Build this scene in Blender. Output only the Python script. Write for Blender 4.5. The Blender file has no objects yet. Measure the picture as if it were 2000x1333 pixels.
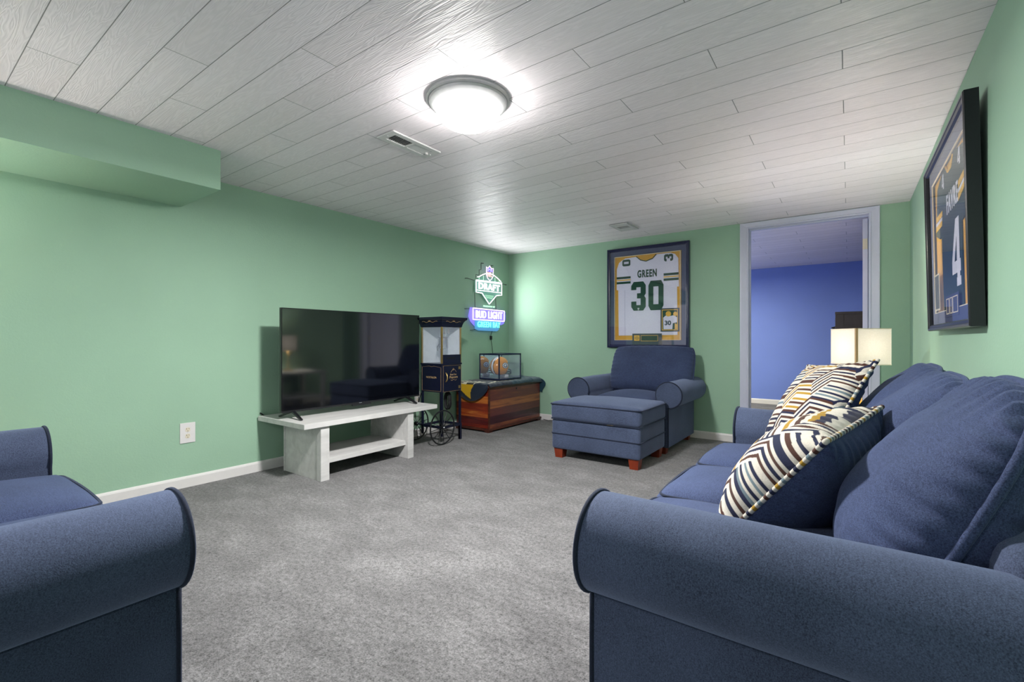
import bpy, bmesh, math, random
from mathutils import Vector, Matrix, noise
random.seed(7)
PI = math.pi
scene = bpy.context.scene
COL = scene.collection

# ------------------------------------------------------------------ room numbers (metres, camera stands over x=0, y=0)
XL, XR, YB, YR, ZC = -3.533, 0.391, 4.819, -2.10, 2.065
EYE = 0.965

# ------------------------------------------------------------------ camera
cam_d = bpy.data.cameras.new('camera'); cam = bpy.data.objects.new('camera', cam_d); COL.objects.link(cam)
cam.location = (0, 0, EYE); cam.rotation_euler = (PI/2, 0, math.radians(35.859))
cam_d.sensor_width = 36; cam_d.lens = 910.1/2000*36; cam_d.shift_y = -0.0005
cam_d.clip_start = 0.02
scene.camera = cam
# ------------------------------------------------------------------ world, exposure
w = bpy.data.worlds.new('world'); scene.world = w; w.use_nodes = True
w.node_tree.nodes['Background'].inputs[0].default_value = (.93, .95, 1, 1)
w.node_tree.nodes['Background'].inputs[1].default_value = .62
scene.view_settings.view_transform = 'Standard'; scene.view_settings.look = 'None'
scene.view_settings.gamma = 1; scene.view_settings.use_curve_mapping = False
scene.view_settings.exposure = 0.82
# ------------------------------------------------------------------ lamp powers (used by the fixtures further down)
P_DOME, P_REAR, P_FAR, P_LAMP, P_LAMP2, P_NEON = 54, 6, 54, 15, 14, 6.0

# ================================================================== materials
def lin(c):
    if isinstance(c, str): c = [int(c[i:i+2], 16)/255 for i in (0, 2, 4)]
    return tuple((x/12.92 if x <= .04045 else ((x+.055)/1.055)**2.4) for x in c) + (1,)
class NT:
    def __init__(s, name):
        s.m = bpy.data.materials.new(name); s.m.use_nodes = True; s.t = s.m.node_tree; s.n = s.t.nodes
        s.b = s.n['Principled BSDF']; s.out = s.n['Material Output']
    def new(s, typ, **k):
        nd = s.n.new(typ)
        for a, v in k.items(): setattr(nd, a, v)
        return nd
    def L(s, a, b): s.t.links.new(a, b)
    def co(s, out='Object'): return s.new('ShaderNodeTexCoord').outputs[out]
    def math(s, op, a, b=None, c=None):
        nd = s.new('ShaderNodeMath', operation=op)
        for i, v in enumerate((a, b, c)):
            if v is None: continue
            if isinstance(v, (int, float)): nd.inputs[i].default_value = v
            else: s.L(v, nd.inputs[i])
        return nd.outputs[0]
    def mapping(s, vec, scale=(1, 1, 1), rot=(0, 0, 0), loc=(0, 0, 0)):
        nd = s.new('ShaderNodeMapping'); s.L(vec, nd.inputs[0])
        nd.inputs['Scale'].default_value = scale; nd.inputs['Rotation'].default_value = rot; nd.inputs['Location'].default_value = loc
        return nd.outputs[0]
    def noise(s, vec, scale, detail=2, rough=.5, dist=0):
        nd = s.new('ShaderNodeTexNoise'); s.L(vec, nd.inputs['Vector'])
        nd.inputs['Scale'].default_value = scale; nd.inputs['Detail'].default_value = detail
        nd.inputs['Roughness'].default_value = rough; nd.inputs['Distortion'].default_value = dist
        return nd.outputs['Fac']
    def ramp(s, fac, stops, interp='LINEAR'):
        nd = s.new('ShaderNodeValToRGB'); s.L(fac, nd.inputs[0]); r = nd.color_ramp; r.interpolation = interp
        while len(r.elements) < len(stops): r.elements.new(.5)
        for e, (p, c) in zip(r.elements, stops): e.position = p; e.color = c if len(c) == 4 else tuple(c)+(1,)
        return nd.outputs[0]
    def mix(s, fac, a, b, blend='MIX'):
        nd = s.new('ShaderNodeMix', data_type='RGBA', blend_type=blend)
        for i, v in ((0, fac), (6, a), (7, b)):
            if isinstance(v, (int, float)): nd.inputs[i].default_value = v
            elif isinstance(v, tuple): nd.inputs[i].default_value = v
            else: s.L(v, nd.inputs[i])
        return nd.outputs[2]
    def bump(s, h, strength=.3, dist=.01, normal=None):
        nd = s.new('ShaderNodeBump'); s.L(h, nd.inputs['Height']); nd.inputs['Strength'].default_value = strength
        nd.inputs['Distance'].default_value = dist
        if normal is not None: s.L(normal, nd.inputs['Normal'])
        s.L(nd.outputs[0], s.b.inputs['Normal']); return nd.outputs[0]
    def set(s, color=None, rough=None, metal=None, spec=None, sheen=None):
        if color is not None:
            if isinstance(color, tuple): s.b.inputs['Base Color'].default_value = color
            else: s.L(color, s.b.inputs['Base Color'])
        if rough is not None: s.b.inputs['Roughness'].default_value = rough
        if metal is not None: s.b.inputs['Metallic'].default_value = metal
        if spec is not None: s.b.inputs['Specular IOR Level'].default_value = spec
        if sheen is not None:
            s.b.inputs['Sheen Weight'].default_value = sheen; s.b.inputs['Sheen Roughness'].default_value = .5
        return s.m

def plain(name, color, rough=.5, metal=0, spec=.5, var=.06, scale=40, bump=.05, bdist=.002):
    """one colour with a little grain of its own"""
    t = NT(name); c = lin(color); n = t.noise(t.co(), scale, 3)
    lo = tuple(x*(1-var) for x in c[:3])+(1,); hi = tuple(min(1, x*(1+var)) for x in c[:3])+(1,)
    t.set(t.ramp(n, [(.3, lo), (.7, hi)]), rough, metal, spec)
    if bump: t.bump(n, bump, bdist)
    return t.m

def wall_paint(name, color):
    t = NT(name); c = t.co(); n = t.noise(c, 1.6, 2)
    base = lin(color); lo = tuple(x*.96 for x in base[:3])+(1,); hi = tuple(x*1.04 for x in base[:3])+(1,)
    t.set(t.ramp(n, [(.3, lo), (.7, hi)]), .62, 0, .3)
    f = t.math('ADD', t.noise(c, 90, 4, .6), t.math('MULTIPLY', t.noise(c, 14, 2), .8))
    t.bump(f, .35, .003); return t.m

def ceiling_mat():
    t = NT('white_plank_ceiling'); sep = t.new('ShaderNodeSeparateXYZ'); co = t.co(); t.L(co, sep.inputs[0])
    x, y = sep.outputs[0], sep.outputs[1]
    W, Lp = .1512, 1.236
    v = t.math('DIVIDE', t.math('SUBTRACT', y, 2.162), W); n = t.math('FLOOR', v); fy = t.math('SUBTRACT', v, n)
    u = t.math('DIVIDE', t.math('ADD', t.math('ADD', x, .02), t.math('MULTIPLY', n, .412)), Lp)
    nu = t.math('FLOOR', u); fx = t.math('SUBTRACT', u, nu)
    dy = t.math('MULTIPLY', t.math('MINIMUM', fy, t.math('SUBTRACT', 1, fy)), W)
    dx = t.math('MULTIPLY', t.math('MINIMUM', fx, t.math('SUBTRACT', 1, fx)), Lp)
    d = t.math('MINIMUM', dy, t.math('MULTIPLY', dx, 1.0))
    groove = t.math('MINIMUM', t.math('DIVIDE', d, .0022), 1)         # 0 in the groove, 1 on the plank
    pid = t.math('ADD', t.math('MULTIPLY', n, 7.31), t.math('MULTIPLY', nu, 3.77))
    vec = t.new('ShaderNodeCombineXYZ')
    t.L(t.math('ADD', t.math('MULTIPLY', x, 2.2), pid), vec.inputs[0])
    t.L(t.math('MULTIPLY', y, 22), vec.inputs[1]); t.L(pid, vec.inputs[2])
    nz = t.noise(vec.outputs[0], 1.15, 2, .5, .7)
    wv = t.math('SINE', t.math('MULTIPLY', nz, 75))                    # contour rings of the noise = wood figure
    fine = t.noise(t.mapping(co, (12, 260, 1)), 1, 3)
    grain = t.math('ADD', t.math('MULTIPLY', wv, .5), t.math('MULTIPLY', fine, .7))
    wn = t.new('ShaderNodeTexWhiteNoise', noise_dimensions='1D'); t.L(pid, wn.inputs['W'])
    tone = t.ramp(wn.outputs['Value'], [(0, lin('f2eaef')), (1, lin('f9f1f7'))])
    col = t.mix(t.math('MULTIPLY', t.math('SUBTRACT', .9, grain), .10), tone, lin('8c8a8c'))
    col = t.mix(t.math('SUBTRACT', 1, groove), col, lin('4a494c'))
    t.set(col, .42, 0, .5)
    h = t.math('ADD', t.math('MULTIPLY', groove, 2.2), t.math('MULTIPLY', grain, .45))
    t.bump(h, .5, .0028); return t.m

def carpet_mat():
    t = NT('grey_cut_pile_carpet'); co = t.co()
    big = t.noise(t.mapping(co, (1.0, 1.8, 1), (0, 0, .5)), 3.4, 6, .68, .25)
    fibre = t.noise(co, 165, 3, .75); mid = t.noise(co, 60, 3, .6)
    patch = t.ramp(big, [(.34, lin('646364')), (.5, lin('717071')), (.66, lin('7f7e7f'))])
    f = t.ramp(t.math('ADD', t.math('MULTIPLY', fibre, .6), t.math('MULTIPLY', mid, .4)), [(.34, (.22, .22, .22, 1)), (.5, (.95, .95, .95, 1)), (.64, (1.55, 1.55, 1.55, 1))])
    t.set(t.mix(1.0, patch, f, 'MULTIPLY'), .95, 0, .1, .15)
    t.bump(t.math('ADD', fibre, t.math('MULTIPLY', mid, .8)), .9, .008); return t.m

def fabric_mat(name, color, color2, sheen=.25, scale=420):
    t = NT(name); co = t.co()
    weave = t.noise(t.mapping(co, (1, 1, 1)), scale, 2, .7); slub = t.noise(t.mapping(co, (1, 5, 3)), 60, 3, .6)
    soft = t.noise(co, 5, 3)
    f = t.math('ADD', t.math('MULTIPLY', weave, .55), t.math('ADD', t.math('MULTIPLY', slub, .25), t.math('MULTIPLY', soft, .2)))
    t.set(t.ramp(f, [(.36, lin(color)), (.64, lin(color2))]), .85, 0, .2, sheen)
    t.b.inputs['Sheen Tint'].default_value = (.55, .65, 1, 1)
    t.bump(t.math('ADD', weave, t.math('MULTIPLY', soft, 2.5)), .35, .0016); return t.m

def attr_mat(name, rough=.85, sheen=0, bump_scale=300, bs=.4):
    t = NT(name); a = t.new('ShaderNodeAttribute', attribute_name='pattern'); co = t.co()
    n = t.noise(co, bump_scale, 3, .7)
    c = t.mix(t.math('MULTIPLY', n, .45), a.outputs['Color'], (0, 0, 0, 1))
    t.set(c, rough, 0, .2, sheen); t.bump(n, bs, .002); return t.m

def wood_mat(name, cols, scale=(1, 14, 14), rough=.4, boards=None, axis=2, bw=.1, rot=(0, 0, 0)):
    """long-grained wood; with boards, strips bw wide stacked along an axis each get their own tone"""
    t = NT(name); co = t.co()
    sep = t.new('ShaderNodeSeparateXYZ'); t.L(co, sep.inputs[0])
    vec = t.mapping(co, scale, rot)
    if boards:
        b = t.math('FLOOR', t.math('DIVIDE', sep.outputs[axis], bw))
        add = t.new('ShaderNodeVectorMath', operation='ADD'); t.L(vec, add.inputs[0])
        cb = t.new('ShaderNodeCombineXYZ'); t.L(t.math('MULTIPLY', b, 9.7), cb.inputs[0])
        t.L(cb.outputs[0], add.inputs[1]); vec = add.outputs[0]
    n = t.noise(vec, 3, 5, .6, .6)
    if boards:
        wn = t.new('ShaderNodeTexWhiteNoise', noise_dimensions='1D'); t.L(t.math('ADD', b, boards), wn.inputs['W'])
        n = t.math('ADD', t.math('MULTIPLY', n, .55), t.math('MULTIPLY', wn.outputs['Value'], .45))
    st = [(.25+.5*i/(len(cols)-1), lin(c)) for i, c in enumerate(cols)]
    t.set(t.ramp(n, st), rough, 0, .5); t.bump(n, .15, .002); return t.m

def emit_mat(name, color, strength, base='dddddd'):
    t = NT(name); n = t.noise(t.co(), 30, 2); t.set(t.ramp(n, [(0, lin(base)), (1, lin(base))]), .4)
    t.b.inputs['Emission Color'].default_value = lin(color); t.b.inputs['Emission Strength'].default_value = strength
    return t.m

def glass_mat(name, tint=(1, 1, 1, 1), refl=1.0, rough=.02):
    """thin pane: mostly see-through, reflecting more at grazing angles"""
    t = NT(name); t.n.remove(t.b)
    tr = t.new('ShaderNodeBsdfTransparent'); tr.inputs[0].default_value = tint
    gl = t.new('ShaderNodeBsdfGlossy'); gl.inputs['Roughness'].default_value = rough; gl.inputs[0].default_value = (1, 1, 1, 1)
    fr = t.new('ShaderNodeFresnel'); fr.inputs[0].default_value = 1.5; ge = t.new('ShaderNodeNewGeometry')   # only the outer skin of a pane reflects
    mx = t.new('ShaderNodeMixShader'); t.L(t.math('MULTIPLY', t.math('MULTIPLY', fr.outputs[0], refl), t.math('SUBTRACT', 1, ge.outputs['Backfacing'])), mx.inputs[0])
    t.L(tr.outputs[0], mx.inputs[1]); t.L(gl.outputs[0], mx.inputs[2]); t.L(mx.outputs[0], t.out.inputs[0]); return t.m

M = {}
M['green'] = wall_paint('green_wall_paint', '96b8a0')
M['blue'] = wall_paint('blue_wall_paint', '6e84cc')
M['ceil'] = ceiling_mat()
M['carpet'] = carpet_mat()
M['trimwhite'] = plain('white_trim_paint', 'd9d7d6', .4, var=.02, scale=12, bump=.03)
M['doorwhite'] = plain('door_trim_paint', 'c9cbe0', .4, var=.02, scale=12, bump=.03)
M['navy'] = fabric_mat('navy_upholstery', '232a3c', '4b5670', .35)
M['navy2'] = fabric_mat('navy_cushion_cloth', '1d253c', '424e70', .18)
M['piping'] = fabric_mat('dark_navy_piping', '10141f', '1e2638', .2)
M['redwood'] = wood_mat('stained_leg_wood', ['58190c', '742a14', '8a3a1c'], (6, 6, 1), .35)
M['greywood'] = wood_mat('grey_washed_wood', ['b4b3b2', 'c6c5c4', 'd4d3d1'], (5, 1, 5), .5)
M['cedar_front'] = wood_mat('cedar_boards', ['3a1c24', '582c34', '6a3830', 'a0623c'], (2, 1, 12), .3, boards=3, axis=2, bw=.082)
M['cedar_side'] = wood_mat('cedar_end_boards', ['3a0e14', '641c16', '8a3418', 'bd7030'], (1, 2, 12), .3, boards=11, axis=2, bw=.075)
M['cedar_dark'] = wood_mat('dark_cedar_trim', ['2c1512', '4a241c', '6b3a28'], (2, 1, 8), .35)
M['darkbrown'] = wood_mat('dark_brown_wood', ['2e2621', '3c322b', '4a3e34'], (3, 3, 1), .5)
M['black'] = plain('black_plastic', '17181c', .35, var=.1)
M['tvblack'] = plain('black_tv_casing', '0c0d10', .25, var=.1, bump=0)
M['screen'] = plain('dark_glossy_screen', '06070c', .06, spec=1.0, var=.02, bump=0)
M['rubber'] = plain('black_rubber', '101114', .7, var=.1)
M['cartblack'] = plain('navy_black_enamel', '14182e', .3, var=.08)
M['gold'] = plain('brass', 'd0b070', .3, .85, var=.05)
M['goldflat'] = plain('gold_paint', 'b89a70', .5, 0, var=.05)
M['steel'] = plain('brushed_steel', 'c8ccd2', .25, .9, var=.05)
M['palemetal'] = plain('pale_inner_panel', 'eef6ff', .3, 0, var=.03)
M['nickel'] = plain('satin_nickel', 'b9b9bb', .38, .25, var=.04)
M['dome'] = emit_mat('lit_frosted_glass', 'fffdf8', 30, 'ffffff')
M['ventwhite'] = plain('white_vent_enamel', 'cfcfcf', .4, var=.02)
M['ventdark'] = plain('dark_duct', '2a2a2c', .8)
M['plate'] = plain('white_cover_plate', 'd8d6d6', .3, var=.02, bump=0)
M['ivory'] = plain('ivory_socket_plastic', 'd8d0bc', .35, var=.02, bump=0)
M['slot'] = plain('socket_slot_dark', '3a3428', .6)
M['frameblack'] = plain('black_frame_lacquer', '14141c', .28, var=.1, scale=120)
M['frameblue'] = plain('dark_blue_frame_lacquer', '1c2244', .22, var=.1, scale=120)
M['mat_navy'] = plain('navy_mat_board', '3a466c', .8, var=.04)
M['mat_gold'] = plain('gold_mat_board', 'd9a32c', .8, var=.04)
M['mat_green'] = plain('dark_mat_board', '2c3a4c', .8, var=.04)
M['jersey_white'] = fabric_mat('white_jersey_mesh', 'd6d6ee', 'e6e6fa', .1, 200)
M['jersey_green'] = fabric_mat('green_jersey_mesh', '16332f', '24463f', .1, 200)
M['num_green'] = fabric_mat('green_tackle_twill', '133a30', '1e4c40', .1)
M['num_white'] = plain('white_tackle_twill', 'dcdcea', .7)
M['stripe_gold'] = plain('gold_knit_stripe', 'e3b33c', .8)
M['cream'] = plain('cream_card', 'e8dcc4', .7)
M['glass'] = glass_mat('picture_glass', refl=2.0)
M['glass3'] = glass_mat('museum_glass', refl=.7)
def hazy(name, c, f):
    t = NT(name); t.n.remove(t.b)
    tr = t.new('ShaderNodeBsdfTransparent'); df = t.new('ShaderNodeBsdfDiffuse'); df.inputs[0].default_value = lin(c)
    gl = t.new('ShaderNodeBsdfGlossy'); gl.inputs['Roughness'].default_value = .05; fr = t.new('ShaderNodeFresnel'); fr.inputs[0].default_value = 1.45
    n = t.noise(t.co(), 9, 4, .6); m1 = t.new('ShaderNodeMixShader'); t.L(t.math('MULTIPLY', t.math('ADD', n, .5), f), m1.inputs[0])
    t.L(tr.outputs[0], m1.inputs[1]); t.L(df.outputs[0], m1.inputs[2])
    m2 = t.new('ShaderNodeMixShader'); ge = t.new('ShaderNodeNewGeometry'); t.L(t.math('MULTIPLY', fr.outputs[0], t.math('SUBTRACT', 1, ge.outputs['Backfacing'])), m2.inputs[0]); t.L(m1.outputs[0], m2.inputs[1]); t.L(gl.outputs[0], m2.inputs[2]); t.L(m2.outputs[0], t.out.inputs[0]); return t.m
M['hazy'] = hazy('acrylic_pane_painted_reflection', 'dce8fc', .14)  # pale diffuse veil paints the cart panes' bluish reflection into their colour
M['hazy2'] = hazy('case_pane_painted_reflection', 'd0d8fc', .07)  # fainter veil, the case panes' pale blue reflection painted in
M['glass2'] = glass_mat('acrylic_pane', (.93, .95, 1, 1), .8)
M['mirror'] = plain('mirror_backing', 'd5dcf0', .03, 1.0, var=.01, bump=0)
M['shell'] = plain('gold_helmet_shell', 'e09018', .18, spec=.7, var=.03, bump=0)
M['white_gloss'] = plain('white_gloss', 'e8eaf2', .25, var=.02, bump=0)
M['grn_gloss'] = plain('dark_green_gloss', '1c3034', .3)
M['neon_white'] = emit_mat('white_neon', 'fff4ff', 1.15)
M['neon_pink'] = emit_mat('pink_white_neon', 'ffd0ff', 1.0)
M['neon_red'] = emit_mat('red_neon', 'ff9a98', .7)
M['neon_blue'] = emit_mat('blue_neon', '9a8cff', .8)
M['neon_teal'] = emit_mat('teal_neon', '30ffb4', 1.1)
M['neon_green'] = emit_mat('green_neon', 'a8ffc0', .6)
M['neon_back_purple'] = emit_mat('lit_purple_backing', '8c84ff', .42, '6c64b8')
M['neon_back_teal'] = emit_mat('lit_teal_backing', '58a0e8', .30, '5080b0')
M['neon_back_pale'] = emit_mat('lit_pale_backing', '70b8a0', .18, '5a8078')
M['pillow'] = attr_mat('woven_geometric_pillow_cloth', .9, .1)
M['blanket'] = attr_mat('fleece_blanket', .95, .3, 200)
M['cutneon'] = plain('clear_grey_tube', '9aa0c0', .3)

# ================================================================== mesh helpers
def mesh_obj(name, verts, faces, m, parent=None, smooth=False, loc=None, sharp=None):
    me = bpy.data.meshes.new(name); me.from_pydata([tuple(v) for v in verts], [], faces); me.validate(); me.update()
    bm = bmesh.new(); bm.from_mesh(me); bmesh.ops.recalc_face_normals(bm, faces=bm.faces); bm.to_mesh(me); bm.free()
    if isinstance(m, (list, tuple)):
        for x in m: me.materials.append(x)
    else: me.materials.append(m)
    if smooth:
        me.polygons.foreach_set('use_smooth', [True]*len(me.polygons))
        if sharp is not None:
            try: me.set_sharp_from_angle(angle=math.radians(sharp))
            except Exception: pass
    o = bpy.data.objects.new(name, me); COL.objects.link(o)
    if parent is not None: o.parent = parent
    if loc is not None: o.location = loc
    return o
class MB:
    """collects shapes into one mesh"""
    def __init__(s): s.v = []; s.f = []; s.T = None
    def add(s, vs, fs):
        o = len(s.v)
        s.v += [Vector(v) if s.T is None else s.T @ Vector(v) for v in vs]; s.f += [tuple(i+o for i in f) for f in fs]; return s
    def box(s, a, b, bev=0):
        (x0, y0, z0), (x1, y1, z1) = [tuple(map(min, zip(a, b))), tuple(map(max, zip(a, b)))]
        if bev <= 0:
            v = [(x, y, z) for x in (x0, x1) for y in (y0, y1) for z in (z0, z1)]
            return s.add(v, [(0, 1, 3, 2), (4, 6, 7, 5), (0, 4, 5, 1), (2, 3, 7, 6), (0, 2, 6, 4), (1, 5, 7, 3)])
        bm = bmesh.new(); bmesh.ops.create_cube(bm, size=1)
        for v in bm.verts: v.co = Vector(((x0+x1)/2+v.co.x*(x1-x0), (y0+y1)/2+v.co.y*(y1-y0), (z0+z1)/2+v.co.z*(z1-z0)))
        bmesh.ops.bevel(bm, geom=bm.edges[:], offset=bev, segments=2, affect='EDGES', profile=.7)
        bm.verts.ensure_lookup_table(); bm.verts.index_update()
        s.add([v.co.copy() for v in bm.verts], [tuple(v.index for v in f.verts) for f in bm.faces]); bm.free(); return s
    def tube(s, pts, r, n=8, closed=False, taper=None):
        pts = [Vector(p) for p in pts]; N = len(pts); rings = []; up = None
        for i, p in enumerate(pts):
            if closed: d = pts[(i+1) % N]-pts[i-1]
            else: d = pts[min(i+1, N-1)]-pts[max(i-1, 0)]
            d = d.normalized() if d.length > 1e-9 else Vector((0, 0, 1))
            if up is None: up = d.orthogonal().normalized()
            else:
                up = up-d*up.dot(d); up = up.normalized() if up.length > 1e-6 else d.orthogonal().normalized()
            bi = d.cross(up); rr = r if taper is None else r*taper(i/(N-1))
            rings.append([p+(up*math.cos(2*PI*k/n)+bi*math.sin(2*PI*k/n))*rr for k in range(n)])
        vs = [q for rg in rings for q in rg]; fs = []
        for i in range(N if closed else N-1):
            j = (i+1) % N
            off = 0
            if closed and i == N-1:      # match twist at the seam
                off = min(range(n), key=lambda o: (rings[0][o]-rings[-1][0]).length)
            for k in range(n): fs.append((i*n+k, i*n+(k+1) % n, j*n+(k+1+off) % n, j*n+(k+off) % n))
        if not closed: fs += [tuple(range(n-1, -1, -1)), tuple((N-1)*n+k for k in range(n))]
        return s.add(vs, fs)
    def lathe(s, prof, c=(0, 0, 0), n=48, axis='Z'):
        vs = []; fs = []
        for (r, z) in prof:
            for k in range(n):
                a = 2*PI*k/n; p = (r*math.cos(a), r*math.sin(a), z)
                if axis == 'X': p = (p[2], p[0], p[1])
                if axis == 'Y': p = (p[0], p[2], p[1])
                vs.append(Vector(p)+Vector(c))
        for i in range(len(prof)-1):
            for k in range(n): fs.append((i*n+k, i*n+(k+1) % n, (i+1)*n+(k+1) % n, (i+1)*n+k))
        fs += [tuple(range(n)), tuple((len(prof)-1)*n+k for k in range(n))]
        return s.add(vs, fs)
    def prism(s, poly, frame, t):
        """poly in (u,v); frame = (origin, U, V, N); thickness t along N"""
        o, U, V, N = [Vector(q) for q in frame]; n = len(poly)
        vs = [o+U*a+V*b for a, b in poly]+[o+U*a+V*b+N*t for a, b in poly]
        return s.add(vs, [tuple(range(n)), tuple(range(2*n-1, n-1, -1))]+[(i, (i+1) % n, n+(i+1) % n, n+i) for i in range(n)])
    def build(s, name, m, parent=None, smooth=False, sharp=None): return mesh_obj(name, s.v, s.f, m, parent, smooth, sharp=sharp)

def rbox(hx, hy, hz, r, n=14, top=0, bot=0, side=0, nz=0, seed=0, nsc=5):
    """rounded, padded box about the origin"""
    vs = []; fs = []; idx = {}
    def mp(t, h):  # concentrate samples near the edges
        return math.copysign(1-(1-abs(t))**1.6, t)
    for ax in range(3):
        for sg in (-1, 1):
            g = [[0]*(n+1) for _ in range(n+1)]
            for i in range(n+1):
                for j in range(n+1):
                    p = [0, 0, 0]; p[ax] = sg; p[(ax+1) % 3] = mp(-1+2*i/n, 0); p[(ax+2) % 3] = mp(-1+2*j/n, 0)
                    key = tuple(round(q, 5) for q in p)
                    if key not in idx:
                        P = Vector((p[0]*hx, p[1]*hy, p[2]*hz))
                        rr = min(r, hx, hy, hz)
                        q = Vector((max(-hx+rr, min(hx-rr, P.x)), max(-hy+rr, min(hy-rr, P.y)), max(-hz+rr, min(hz-rr, P.z))))
                        d = P-q; P = q+d.normalized()*rr if d.length > 1e-9 else P
                        a = max(0, 1-(P.x/hx)**2); b = max(0, 1-(P.y/hy)**2); c = max(0, 1-(P.z/hz)**2)
                        if P.z > 0: P.z += top*(a*b)**.85*(P.z/hz)
                        else: P.z += bot*(a*b)**.6*(P.z/hz)
                        P.x += side*(P.x/hx)*c*b**.5; P.y += side*(1.8 if P.y < 0 else 1)*(P.y/hy)*(.35+.65*c)*a**.5
                        if nz: P += d.normalized()*nz*noise.noise(P*nsc+Vector((seed, seed*1.7, 0)))
                        idx[key] = len(vs); vs.append(P)
                    g[i][j] = idx[key]
            for i in range(n):
                for j in range(n):
                    f = (g[i][j], g[i+1][j], g[i+1][j+1], g[i][j+1])
                    fs.append(f if sg > 0 else f[::-1])
    return vs, fs

def outline(w, h, flare=.06, n=24, rc=.0):
    """pillow seam outline in (u,v): square with pulled-in sides and pointed corners"""
    pts = []
    for k in range(4):
        for i in range(n):
            t = -1+2*i/n
            pull = 1-flare*(1-t*t)
            if rc:  # rounded corners
                s_ = abs(t); pull = pull*(1-rc*max(0, (s_-.72)/.28)**2)
            u, v = t, -1*pull
            tt = t*(1-rc*.3*abs(t)**8) if rc else t
            u = tt
            for _ in range(k): u, v = -v, u
            pts.append((u*w/2, v*h/2))
    return pts

def pillow_mesh(w, h, T, n=60, flare=.06, rc=0, gather=.006, seed=0, sag=0, pw=.5):
    """knife-edge pillow: u across, v up, thickness along local z; +z = front. returns verts, faces, n"""
    vs = []; fs = []
    def warp(u, v):
        U = u*(1-flare*(1-v*v)*abs(u)**3); V = v*(1-flare*(1-u*u)*abs(v)**3)
        if rc:
            c = (abs(u)*abs(v))**3
            U *= 1-rc*c; V *= 1-rc*c
        return U*w/2, V*h/2
    for sgn in (1, -1):
        for j in range(n+1):
            for i in range(n+1):
                u = math.sin((-1+2*i/n)*PI/2)*.35+(-1+2*i/n)*.65; v = math.sin((-1+2*j/n)*PI/2)*.35+(-1+2*j/n)*.65
                x, y = warp(u, v)
                e = max(0, (1-u*u))*max(0, (1-v*v)); z = T/2*e**pw
                if sag: z *= 1+sag*(-v)*.8
                # gathers running in from the seam
                du, dv = 1-abs(u), 1-abs(v); dm = min(du, dv)
                tan = u if dv < du else v
                g = math.exp(-dm*7)*(1-math.exp(-dm*60))
                z += gather*g*math.sin(tan*34+2.2*noise.noise(Vector((tan*6, seed, sgn))))*2
                z += gather*1.4*noise.noise(Vector((u*2.3+seed, v*2.3, sgn*3)))*min(1, e*4)
                vs.append((x, y, sgn*max(z, 0)))
    N = (n+1)*(n+1)
    for s_ in range(2):
        for j in range(n):
            for i in range(n):
                a = s_*N+j*(n+1)+i; f = (a, a+1, a+n+2, a+n+1); fs.append(f if s_ == 0 else f[::-1])
    rim = [warp(-1+2*i/n, -1) for i in range(n)]+[warp(1, -1+2*i/n) for i in range(n)]+[warp(1-2*i/n, 1) for i in range(n)]+[warp(-1, 1-2*i/n) for i in range(n)]
    return vs, fs, [(x, y, 0) for x, y in rim]

def weld(o, d=1e-4):
    bm = bmesh.new(); bm.from_mesh(o.data); bmesh.ops.remove_doubles(bm, verts=bm.verts, dist=d)
    bmesh.ops.recalc_face_normals(bm, faces=bm.faces); bm.to_mesh(o.data); bm.free()

def thing(name, label, cat, loc=(0, 0, 0), rz=0, group=None):
    o = bpy.data.objects.new(name, None); COL.objects.link(o); o.location = loc; o.rotation_euler = (0, 0, rz)
    o.empty_display_size = .05; o['label'] = label; o['category'] = cat
    if group: o['group'] = group
    return o
def tag(o, label, cat, group=None):
    o['label'] = label; o['category'] = cat
    if group: o['group'] = group
    return o
def struct(o): o['kind'] = 'structure'; return o

def text_mesh(s, w, h, ext=.002, offset=0, mode='fill', bevel=.0, space=1.0):
    """lettering centred at the origin in the XY plane, fitted into w x h; returns verts, faces"""
    cu = bpy.data.curves.new('t', 'FONT'); cu.body = s; cu.size = 1; cu.offset = offset
    cu.resolution_u = 6; cu.space_character = space
    if mode == 'fill': cu.extrude = .01
    else: cu.fill_mode = 'NONE' if hasattr(cu, 'fill_mode') else cu.fill_mode; cu.bevel_depth = bevel; cu.bevel_resolution = 1
    ob = bpy.data.objects.new('t', cu); COL.objects.link(ob)
    dg = bpy.context.evaluated_depsgraph_get(); dg.update(); me = ob.evaluated_get(dg).to_mesh()
    vs = [v.co.copy() for v in me.vertices]; fs = [tuple(p.vertices) for p in me.polygons]
    ob.evaluated_get(dg).to_mesh_clear(); bpy.data.objects.remove(ob); bpy.data.curves.remove(cu)
    x0 = min(v.x for v in vs); x1 = max(v.x for v in vs); y0 = min(v.y for v in vs); y1 = max(v.y for v in vs)
    z1 = max(abs(v.z) for v in vs) or 1
    return [Vector(((v.x-(x0+x1)/2)*w/(x1-x0), (v.y-(y0+y1)/2)*h/(y1-y0), v.z/z1*ext)) for v in vs], fs
def place(vs, o, U, V, N): 
    o, U, V, N = Vector(o), Vector(U), Vector(V), Vector(N); return [o+U*v[0]+V*v[1]+N*v[2] for v in vs]
def lettering(mb, s, c, U, V, N, w, h, ext=.0015, **k):
    v, f = text_mesh(s, w, h, ext, **k); mb.add(place(v, c, U, V, N), f); return mb

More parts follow.
